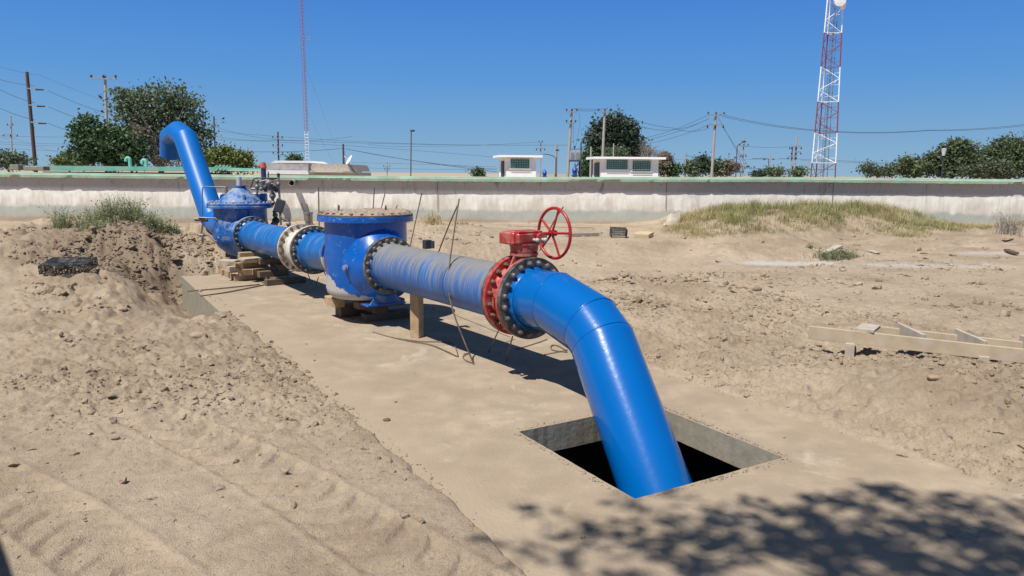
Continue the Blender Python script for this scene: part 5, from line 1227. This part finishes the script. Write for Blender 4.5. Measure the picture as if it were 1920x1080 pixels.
c2 = gp(1160, 447, .05); crate(Vector((c2.x, c2.y, hz(c2.x, c2.y)+.30)), .52, .38, .28, Matrix.Rotation(-.35, 3, 'Z') @ Matrix.Rotation(math.pi-.35, 3, 'X'), 'battered black plastic crate tipped over on the sand near the wall')
c3 = gp(1207, 447, .05); m = MB(); m.box(Vector((c3.x, c3.y, hz(c3.x, c3.y)+.09)), (.52, .55, .13), Matrix.Rotation(-.5, 3, 'Z') @ Matrix.Rotation(.10, 3, 'X'), .005); thing_mesh('wooden_box', m, pmat('yellow_wood', (.50, .40, .24), .8, var=.1), 'flat yellowish wooden box lying right of the tipped crate', 'box')
a = gp(1062, 447, .05); b = gp(1122, 444, .05); m = MB(); m.beam(Vector((a.x, a.y, hz(a.x, a.y)+.07)), Vector((b.x, b.y, hz(b.x, b.y)+.07)), .12, .10, .004); thing_mesh('timber_beam', m, WOODG, 'weathered timber beam on the sand behind the handwheel', 'beam')
a = gp(955, 430, .04); b = gp(1112, 430, .04); m = MB(); m.tube([Vector((a.x, a.y, hz(a.x, a.y)+.04)), Vector(((a.x+b.x)/2, (a.y+b.y)/2, hz((a.x+b.x)/2, (a.y+b.y)/2)+.05)), Vector((b.x, b.y, hz(b.x, b.y)+.04))], .02, 6); thing_mesh('long_rod', m, WOODG, 'long thin rod lying along the foot of the wall', 'rod')
# crumpled paper sack
def sack():
    p = gp(1259, 431, .1); g = hz(p.x, p.y); n = 26; V = []; F = []
    for j in range(14):
        f = j/13
        for k in range(n):
            q = 2*math.pi*k/n; rx = .30*(1-.2*f); ry = .18*(1-.3*f)
            e = abs(math.cos(q))**.5*math.copysign(1, math.cos(q)); h_ = abs(math.sin(q))**.6*math.copysign(1, math.sin(q))
            wv = .05*math.sin(q*3+j*.35)+.03*math.sin(q*7+j*.15)+.012*RNG.uniform(-1, 1)
            V.append((p.x+e*rx*(1+wv*1.4)+.10*f, p.y+h_*ry*(1+wv*2), g-.03+.42*f+(.12*math.sin(q*1.5+.5)+.05*math.sin(q*4))*f))
    for j in range(13):
        for k in range(n): F.append((j*n+k, j*n+(k+1) % n, (j+1)*n+(k+1) % n, (j+1)*n+k))
    m = MB(); m.add(V, F); m.add([V[13*n+k] for k in range(n)], [tuple(range(n))]); thing_mesh('paper_sack', m, pmat('sack_paper', (.55, .49, .40), .85, var=.1, scale=5), 'crumpled pale paper sack standing in the dry grass near the wall', 'sack')
sack()
for (x0, y0, x1, y1, wd, ht, lb, mt) in ((1548, 459, 1575, 456, .22, .05, 'pale board lying on the cement patch below the grass', WOODG), (1632, 459, 1648, 461, .2, .03, 'small tilted board on the sand right of the cement patch', WOODG), (1856, 452, 1900, 454, .16, .05, 'yellowish board on the sand near the right edge', WOOD), (1860, 459, 1905, 461, .3, .02, 'grey board on the sand near the right edge', WOODG),
                                       (1722, 471, 1745, 467, .10, .05, 'broken stick on the sand at right', WOODG), (1886, 476, 1905, 480, .14, .06, 'short dark offcut on the sand at right', WOODD), (1895, 432, 1925, 438, .3, .02, 'dark sheet propped on the sand at the right edge', WOODD), (1455, 402, 1472, 408, .2, .04, 'pale board lying in the grass heap', WOODG)):
    a = gp(x0, y0, .06); b = gp(x1, y1, .06); a.z = hz(a.x, a.y)+ht/2+.03; b.z = hz(b.x, b.y)+ht/2+.03; m = MB(); m.beam(a, b, wd, ht, .003); thing_mesh('board', m, mt, lb, 'board', 'boards scattered on the sand')
# single stones that stand out
STONE = pmat('clod_stone', (.30, .225, .15), .95, var=.2, scale=10, bump=.8, bscale=30); STR = pmat('reddish_stone', (.15, .075, .055), .9, var=.2, scale=10)
def stone(px, py, s, label, mat=STONE, z=None):
    p = gp(px, py, .02); g = max(hz(p.x, p.y), -.3) if z is None else z; r = np.random.default_rng(int(px*7+py)); m = MB(); m.sphere((0, 0, 0), s, 12, 8)
    V = []
    for v in m.v:
        a = np.array(v)/s; k = 1+.30*float(fbm(np.array([a[0]*1.3+px]), np.array([a[1]*1.3+a[2]]), 1.6, 3, 3)[0])*2
        V.append((p.x+v[0]*k*1.25, p.y+v[1]*k, g+s*.25+v[2]*k*.62))
    m.v = V; thing_mesh('stone', m, mat, label, 'stone', 'single stones on the ground')
stone(725, 785, .028, 'small reddish stone alone on the slab in the foreground', STR, 0); stone(372, 635, .10, 'pale rounded clod left of the slab', STONE); stone(1745, 770, .05, 'clod on the right-hand dirt in front', STONE)
stone(1395, 548, .13, 'paired pale stone on the dirt right of the elbow, left one', STONE); stone(1412, 552, .12, 'paired pale stone on the dirt right of the elbow, right one', STONE)

# ------------------------------------------------------------------ plants
def leafmat(name, c, var=.35, trans=.25):
    m = pmat(name, c, .6, var=var, scale=2.2); N = m.node_tree.nodes; L = m.node_tree.links; b = N['Principled BSDF']; o = N['Material Output']
    tr = N.new('ShaderNodeBsdfTranslucent'); L.new(b.inputs['Base Color'].links[0].from_socket, tr.inputs[0]); mx = N.new('ShaderNodeMixShader'); mx.inputs[0].default_value = trans
    L.new(b.outputs[0], mx.inputs[1]); L.new(tr.outputs[0], mx.inputs[2]); L.new(mx.outputs[0], o.inputs[0]); return m
LG1 = leafmat('leaf_dark_green', (.068, .12, .045)); LG2 = leafmat('leaf_grey_green', (.13, .17, .095)); LG3 = leafmat('leaf_olive', (.15, .18, .045)); LG4 = leafmat('needle_green', (.045, .075, .048))
LDRY = leafmat('leaf_dry', (.20, .17, .12)); LMES = leafmat('mesquite_green', (.10, .135, .06)); LMES2 = leafmat('mesquite_pale', (.10, .12, .065))
BARK = pmat('bark', (.15, .12, .095), .95, var=.25, scale=8); BARKG = pmat('bark_grey', (.26, .23, .20), .95, var=.25, scale=8)
def leaves(C, n, sz, spread, elong=1.6, seed=1, droop=0.):
    """n leaf quads around every cluster centre in C (k,3)"""
    r = np.random.default_rng(seed); k = len(C); P = np.repeat(C, n, 0)+r.normal(0, 1, (k*n, 3))*np.repeat(spread, n, 0)
    a = r.normal(0, 1, (k*n, 3)); a[:, 2] -= droop; a /= np.linalg.norm(a, axis=1, keepdims=True); b = np.cross(a, r.normal(0, 1, (k*n, 3))); b /= np.linalg.norm(b, axis=1, keepdims=True)
    s = sz*r.uniform(.6, 1.4, (k*n, 1)); A = a*s*elong; B = b*s*.5
    V = np.stack([P-A*.5, P+B, P+A*.5, P-B], 1).reshape(-1, 3); F = np.arange(k*n*4).reshape(-1, 4); return V, F
def tree(name, label, cat, base_px, Y, blobs, ncl, nl, lsz, mat, trunk_r=.15, cl_sp=.3, group='trees and shrubs beyond the wall', bark=BARK, limbs=26, hollow=.35, seed=1, elong=1.6, depth=.8, flat=.7):
    """blobs: (photo column, row, half width px, half height px)"""
    r = np.random.default_rng(seed); s = Y/1375; b = at(base_px, 330, Y); b.z = 0
    t = empty(name, b, label, cat, group); C = []; tot = sum(q[2]*q[3] for q in blobs)
    for (x, y, rx, ry) in blobs:
        c = np.array(at(x, y, Y)); n = max(3, int(ncl*rx*ry/tot)); u = r.normal(0, 1, (n, 3)); u /= np.linalg.norm(u, axis=1, keepdims=True)
        rad = r.uniform(hollow, 1, (n, 1))**.6*(1+.09*r.normal(0, 1, (n, 1))); off = u*rad*np.array([rx*s, min(rx, ry)*s*depth, ry*s]); C.append(c+off)
    C = np.concatenate(C); C = C[C[:, 2] > .15]; sp = cl_sp*r.uniform(.5, 1.3, (len(C), 1))*np.array([[1, 1, flat]])
    V, F = leaves(C, nl, lsz, sp, elong, seed); o = np_mesh('crown', V-np.array(b), F, mat, False, t)
    m = MB(); top = C[np.argmax(C[:, 2])]; cc = C.mean(0); ctr = Vector((cc[0]*.7+b.x*.3, cc[1], cc[2]))
    h0 = max(.4, (C[:, 2].min()*.6+.4)); trunk = [b, Vector((b.x*.7+ctr.x*.3, b.y, h0)), Vector((ctr.x, ctr.y, (h0+ctr.z)/2)), ctr]
    m.tube(trunk, [trunk_r, trunk_r*.8, trunk_r*.6, trunk_r*.4], 8)
    for k in range(limbs):
        e = Vector(C[r.integers(len(C))]); f = r.uniform(.15, .95); st = trunk[1].lerp(ctr, f); mid = (st+e)/2+Vector(r.normal(0, .12, 3))*(e-st).length*.6; mid.z += .1*(e-st).length
        m.tube([st, mid, e], [trunk_r*.35, trunk_r*.2, trunk_r*.06], 5, False)
    m.build('trunk', bark, t); return t
tree('big_tree', 'largest sparse tree with grey bare twigs behind the gooseneck pipe', 'tree', 300, 48, [(300, 190, 62, 32), (345, 215, 45, 40), (255, 215, 42, 42), (295, 235, 60, 40), (365, 262, 34, 38), (240, 190, 28, 28), (380, 290, 22, 22)], 420, 24, .13, LG2, .22, .36, bark=BARKG, limbs=170, hollow=.2, seed=3)
tree('dead_shrub', 'bare grey twiggy shrub in front of the big tree, behind the pipe', 'shrub', 300, 47, [(300, 285, 38, 26), (265, 250, 22, 30), (330, 300, 30, 14)], 120, 16, .10, LDRY, .1, .3, bark=BARKG, limbs=110, seed=4)
tree('dark_bush', 'dense dark green bush rising left of the big tree', 'shrub', 200, 46, [(185, 285, 48, 28), (230, 280, 40, 34), (150, 262, 14, 34), (168, 240, 9, 24), (215, 262, 22, 26), (190, 250, 10, 22), (145, 292, 16, 16)], 300, 36, .13, LG1, .12, .28, seed=5)
tree('dark_bush', 'low green bush at the left end of the roof edge', 'shrub', 130, 52, [(130, 302, 28, 11)], 50, 36, .12, LG3, .08, .28, seed=6)
tree('round_bush', 'round yellow-green bush right of the gooseneck pipe', 'shrub', 428, 47, [(428, 300, 42, 21), (415, 288, 20, 10), (452, 308, 20, 12)], 150, 60, .11, LG3, .1, .24, seed=7)
tree('low_bush', 'low grey-green bush at the left edge of the view', 'shrub', 25, 60, [(25, 300, 30, 15), (-20, 298, 30, 18)], 70, 44, .12, LG2, .1, .3, seed=8)
tree('small_shrub', 'little tree top alone just left of the smaller hut', 'shrub', 897, 110, [(897, 325, 14, 6), (899, 320, 6, 3)], 30, 26, .2, LG1, .06, .3, seed=9)
tree('conifer', 'dark dense conifer behind the larger hut', 'tree', 1150, 85, [(1150, 250, 38, 30), (1158, 228, 20, 14), (1172, 265, 28, 30), (1130, 262, 24, 22), (1160, 290, 40, 26), (1116, 258, 12, 8), (1188, 285, 16, 22), (1128, 285, 20, 22)], 400, 42, .2, LG4, .3, .5, seed=10, elong=2.2)
tree('olive_tree', 'lighter olive-green bush between the conifer and the larger hut', 'shrub', 1155, 80, [(1155, 289, 22, 11)], 60, 40, .14, LG2, .12, .3, seed=11)
tree('slim_shrub', 'slim dark shrub left of the larger hut beside the bare post', 'shrub', 1100, 84, [(1100, 308, 9, 26), (1110, 295, 8, 22)], 60, 40, .18, LG1, .1, .4, seed=12)
tree('bare_tree', 'leafless twiggy tree behind the right end of the larger hut', 'tree', 1214, 80, [(1216, 280, 28, 16), (1212, 270, 14, 10)], 60, 1, .05, LDRY, .1, .2, bark=BARKG, limbs=80, seed=13)
for i, (x, y, rx, ry, mt, lb, nm) in enumerate(((1245, 305, 14, 22, LDRY, 'pale dry shrub right of the larger hut', 'dry_shrub'), (1262, 318, 16, 12, LG1, 'dark low shrub just right of the dry shrub', 'low_shrub'), (1300, 316, 18, 12, LG2, 'grey-green rounded shrub behind the low bare pole', 'low_shrub'),
   (1340, 314, 24, 12, LG1, 'tallest dark shrub around the tall concrete pole', 'low_shrub'), (1318, 303, 8, 12, LG4, 'small palm-like tuft above the shrubs', 'palm_tuft'), (1362, 316, 24, 11, LDRY, 'brownish twiggy shrub before the curved lamp', 'dry_shrub'), (1450, 323, 16, 8, LG2, 'low green shrub under the double lamp', 'low_shrub'), (1421, 327, 8, 4, LG4, 'tiny dark rounded bush left of the double lamp', 'low_shrub'), (1500, 323, 14, 7, LG2, 'faint green shrub under the twin poles', 'low_shrub'), (660, 323, 10, 4, LG2, 'tiny green tuft right of the low building', 'low_shrub'), (550, 298, 12, 3, LG1, 'dark strip of leaves above the white roof slab', 'low_shrub'))):
    tree(nm, lb, 'shrub', x, 95, [(x, y, rx, ry)], max(20, int(rx*ry/4.5)), 30, .2, mt, .08, .38, seed=20+i, limbs=30 if mt is LDRY else 10, bark=BARKG if mt is LDRY else BARK)
tree('mesquite', 'dark thorny mesquite thicket behind the wall at the far right', 'tree', 1880, 58, [(1880, 305, 60, 28), (1830, 310, 45, 24), (1885, 280, 30, 18), (1930, 290, 50, 34), (1990, 295, 50, 40)], 560, 34, .12, LMES, .16, .36, seed=41, elong=2.2, limbs=70)
tree('mesquite', 'feathery mesquite with a spray of twigs behind the path lamp', 'tree', 1790, 58, [(1790, 300, 40, 28), (1800, 277, 26, 14), (1770, 315, 40, 16), (1752, 296, 14, 10)], 260, 30, .12, LMES, .12, .30, seed=42, elong=2.4, limbs=80)
tree('mesquite', 'pale green mesquite patch below the dark thicket at right', 'tree', 1860, 55, [(1865, 318, 40, 13), (1820, 322, 20, 9)], 90, 34, .10, LMES2, .1, .3, seed=43)
tree('mesquite', 'low grey-green mesquite left of the path lamp', 'tree', 1715, 62, [(1715, 315, 30, 15), (1700, 305, 12, 9)], 130, 36, .12, LMES, .1, .3, seed=44, limbs=50)
tree('mesquite', 'small pale bush just right of the lattice tower', 'tree', 1640, 64, [(1650, 320, 35, 8), (1628, 314, 12, 10), (1675, 318, 20, 8)], 100, 26, .11, LMES2, .08, .28, seed=45, limbs=40)

# grasses
GR1 = leafmat('grass_green', (.26, .28, .11), .35, .3); GR2 = leafmat('grass_straw', (.46, .38, .19), .25, .3); GR3 = leafmat('weed_grey_green', (.30, .32, .17), .3, .3)
def blades(x, y, h_, wd, lean, seed, bend=.5):
    r = np.random.default_rng(seed); n = len(x); z = height(x, y, False); a = r.uniform(0, 6.283, n); L_ = lean*r.uniform(.2, 1, n)*h_
    d = np.stack([np.cos(a), np.sin(a), 0*a], 1); s = np.stack([-np.sin(a), np.cos(a), 0*a], 1)*(wd*r.uniform(.6, 1.3, n))[:, None] if True else 0
    o = np.stack([x, y, z-.01], 1); m1 = o+d*(L_*.35)[:, None]; m1[:, 2] += h_*.55; tp = o+d*L_[:, None]; tp[:, 2] += h_*(1-.25*r.uniform(0, 1, n)*bend)
    V = np.stack([o-s*.5, o+s*.5, m1+s*.4, m1-s*.4, tp+s*.08, tp-s*.08], 1).reshape(-1, 3); k = (np.arange(n)*6)[:, None]
    F = np.concatenate([k+np.array([[0, 1, 2, 3]]), k+np.array([[3, 2, 4, 5]])], 0); return V, F
def weed(px, py, Y, rpx, hpx, n, label, seed, mat=None, lean=.7, name='weed_clump', grp='weed clumps on the earth mound'):
    r = np.random.default_rng(seed); c = at(px, py, Y); s = Y/1375; R_ = rpx*s; x = c.x+r.normal(0, .5, n)*R_; y = c.y+r.normal(0, .35, n)*R_
    h_ = hpx*s*r.uniform(.3, 1.1, n)*np.exp(-((x-c.x)/R_)**2*.5); V, F = blades(x, y, h_, .015, lean, seed)
    # leafy side shoots / seed heads
    k = r.integers(0, n, n*3); f = r.uniform(.25, 1, n*3); tip = V.reshape(-1, 6, 3)[k]; P = tip[:, 0]*(1-f[:, None])+tip[:, 4]*f[:, None]
    lv, lf = leaves(P, 1, .024, np.full((len(P), 1), .02), 2.2, seed+1); F = np.concatenate([F, lf+len(V)]); V = np.concatenate([V, lv])
    o = np_mesh(name, V-np.array([c.x, c.y, 0]), F, mat or GR3, False); o.location = (c.x, c.y, 0); tag(o, label, 'weed', grp)
for i, (px, py, Y, rp, hp, n, lb) in enumerate(((112, 415, 18.9, 22, 50, 150, 'small weed clump at the left end of the mound'), (170, 402, 19, 28, 52, 240, 'second weed clump from the left on the mound'), (212, 397, 19.2, 28, 60, 300, 'tallest feathery weed clump in the middle of the mound'), (252, 398, 19, 28, 54, 360, 'dense green weed clump right of the middle of the mound'),
      (290, 405, 18.6, 24, 46, 320, 'bushy weed clump near the right end of the mound'), (318, 408, 18.8, 16, 28, 160, 'last thin weed clump before the gooseneck pipe'), (185, 412, 18.3, 26, 26, 240, 'low weed clump in front of the taller ones'))): weed(px, py, Y, rp, hp, n, lb, 60+i)
weed(812, 424, 25, 22, 32, 110, 'sparse dry weed at the wall foot right of the strainer lid', 80, GR2, .9, grp='weeds by the wall'); weed(865, 421, 27, 18, 12, 60, 'low dry tuft at the wall foot', 81, GR2, .9, grp='weeds by the wall')
weed(1895, 405, 26, 20, 50, 180, 'tall pale dry weed against the wall near the right edge', 82, leafmat('weed_pale', (.45, .40, .33), .2), .7, grp='weeds by the wall')
weed(1570, 455, 22.5, 40, 16, 500, 'low dark creeping weed at the foot of the grass heap', 83, leafmat('weed_creeper', (.19, .21, .11)), 1.2, grp='weeds by the wall')
for i, (x, y) in enumerate(((1613, 468), (1658, 470), (1520, 456))): weed(x, y, at(x, y, 1).y*0+gp(x, y, .05).y, 6, 9, 40, ['tiny tuft on the sand left of two', 'tiny tuft on the sand right of two', 'tiny tuft beside the cement patch'][i], 90+i, GR3, .8, grp='tiny tufts on the sand')
def grass_field():
    n = 300000; x = RNG.uniform(3.5, 24, n); y = RNG.uniform(19.0, 31.6, n)
    z = height(x, y, False); d = np.stack([x, y, z-CH], 1); dep = d@FF; px = 960+FPX*(d@RR)/dep; py = 540-FPX*(d@UU)/dep
    low = np.interp(px, [1225, 1290, 1380, 1450, 1560, 1640, 1700, 1860, 1960], [452, 452, 444, 440, 432, 438, 442, 430, 420]) # survey of the sward's front edge
    dn = ss(1235, 1300, px+30*fbm(x, y, .8, 2, 4))*ss(low+3, low-7, py+18*fbm(x, y, .7, 3, 5))*(ss(-.25, .10, fbm(x, y, .5, 4, 6)+.05*(y-24))*.95+.05)
    bare = np.exp(-((px-1455)/70)**2-((py-415)/17)**2)+np.exp(-((px-1615)/38)**2-((py-418)/16)**2)
    dn = dn*(1-.9*np.clip(bare*(1.0+3.5*fbm(x, y, 1.3, 3, 61)), 0, 1))*(.35+.65*ss(-.05, .1, fbm(x, y, 2.2, 3, 62))); k = RNG.uniform(0, 1, n) < dn; x, y, px, py = x[k], y[k], px[k], py[k]
    hh = RNG.uniform(.08, .36, len(x))*(1+1.2*np.clip(fbm(x, y, 1.5, 3, 63), -.3, .4))*(.5+.75*ss(438, 392, py)); st = RNG.uniform(0, 1, len(x)) < .38+.55*ss(.0, .22, fbm(x, y, .45, 3, 14))+.3*np.exp(-((px-1820)/60)**2)+.4*np.exp(-((px-1300)/40)**2)
    for m_, mat_, nm in ((~st, GR1, 'green grass growing over the heap before the wall at right'), (st, GR2, 'dry straw-coloured grass mixed into the heap at right')):
        V, F = blades(x[m_], y[m_], hh[m_], .011, 1.1, 5); o = np_mesh('grass', V, F, mat_, False); tag(o, nm, 'grass', None, 'stuff')
grass_field()

# ------------------------------------------------------------------ things outside the frame that shade it
def shade_tree():
    r = np.random.default_rng(12); t = empty('shade_tree', (1.9, -3.2, 0), 'leafy tree behind the viewpoint casting dappled shade on the slab', 'tree'); C = []
    def put(px, py, n, sp, z0=8.6, z1=11.2):
        n = max(2, int(n*(.62 if px < 1450 else .74))); a_ = r.uniform(.2, 1.0); px = px+r.uniform(-1, 1, 1)[0]*12; g = gp(px, py, 0); z = r.uniform(z0, z1, n); P = np.stack([g.x-SH.x*z, g.y-SH.y*z, z], 1); k_ = r.normal(0, sp*2.1, n); P[:, 0] += k_*math.cos(a_)+r.normal(0, sp*.45, n); P[:, 1] += -k_*math.sin(a_)+r.normal(0, sp*.45, n); C.append(P)
    for (px, py, n, sp) in ((1000, 960, 3, .04), (1060, 985, 5, .06), (1110, 1010, 6, .07), (1030, 1040, 7, .08), (1180, 945, 5, .06), (1240, 925, 5, .06), (1290, 960, 8, .09), (1200, 1000, 8, .09), (1260, 1020, 12, .1), (1340, 1010, 14, .1), (1400, 975, 12, .1), (1330, 1060, 12, .1), (1150, 1060, 10, .1),
        (1450, 1020, 20, .12), (1500, 965, 14, .1), (1560, 1000, 22, .12), (1620, 950, 10, .07), (1650, 920, 8, .06), (1690, 935, 10, .08), (1540, 1060, 26, .14), (1640, 1040, 30, .14), (1720, 990, 22, .12), (1760, 1050, 32, .14), (1830, 1000, 26, .12), (1860, 940, 10, .08), (1900, 970, 16, .1), (1910, 1040, 30, .14), (960, 1050, 4, .05)):
        put(px, py, n, sp)
    # the rest of the crown, whose shade falls outside the picture
    n = 320; u = r.normal(0, 1, (n, 3)); u /= np.linalg.norm(u, axis=1, keepdims=True); u = u*r.uniform(.5, 1, (n, 1))*np.array([2.8, 2.2, 1.8])+np.array([.6, -2.6, 9.8]); C.append(u)
    C = np.concatenate(C); V, F = leaves(C, 9, .06, np.full((len(C), 1), .075), 2.2, 13); np_mesh('crown', V-np.array([1.9, -3.2, 0]), F, LG1, False, t)
    m = MB(); top = Vector((.7, -2.2, 8.8)); m.tube([(1.9, -3.2, 0), (1.8, -3.0, 2.6), (1.4, -2.8, 5.4), top], [.26, .22, .17, .1], 10)
    idx = r.choice(len(C), 90, replace=False)
    for k in idx:
        e = Vector(C[k]); s_ = Vector((1.4, -2.8, 5.2)).lerp(top, r.uniform(.1, 1)); mid = (s_+e)/2+Vector((0, 0, .12*(e-s_).length)); m.tube([s_, mid, e], [.035, .02, .007], 5, False)
    m.build('trunk', BARK, t)
shade_tree()
def blocker():  # added out of view to cast the lower left shadow
    d = Vector((.66, -.75, 0)).normalized(); n = Vector((-.75, -.66, 0)).normalized(); a = Vector((-3.33-.36*2.9, 4.45-.42*2.9, 0)); t = empty('shadow_blocker', a+d*1.4+n*1, 'added unseen shed beside the viewpoint at left', 'blocker')
    R = Matrix((d, -n, UP)).transposed(); m = MB(); c = a+d*1.4+n*1.1; m.box((c.x, c.y, 1.38), (2.7, 2.0, 2.76), R); m.build('wall', pmat('render_grey', (.4, .37, .32), .9, var=.1, bump=.3), t)
    m = MB(); m.box((c.x, c.y, 2.83), (2.9, 2.2, .14), R, .01); m.build('roof', CONCG, t); m = MB(); q_ = a+n*.088+d*1.2; m.box((q_.x, q_.y, 1.0), (.9, .05, 2.0), R, .005); m.build('door', DARK, t)
blocker()
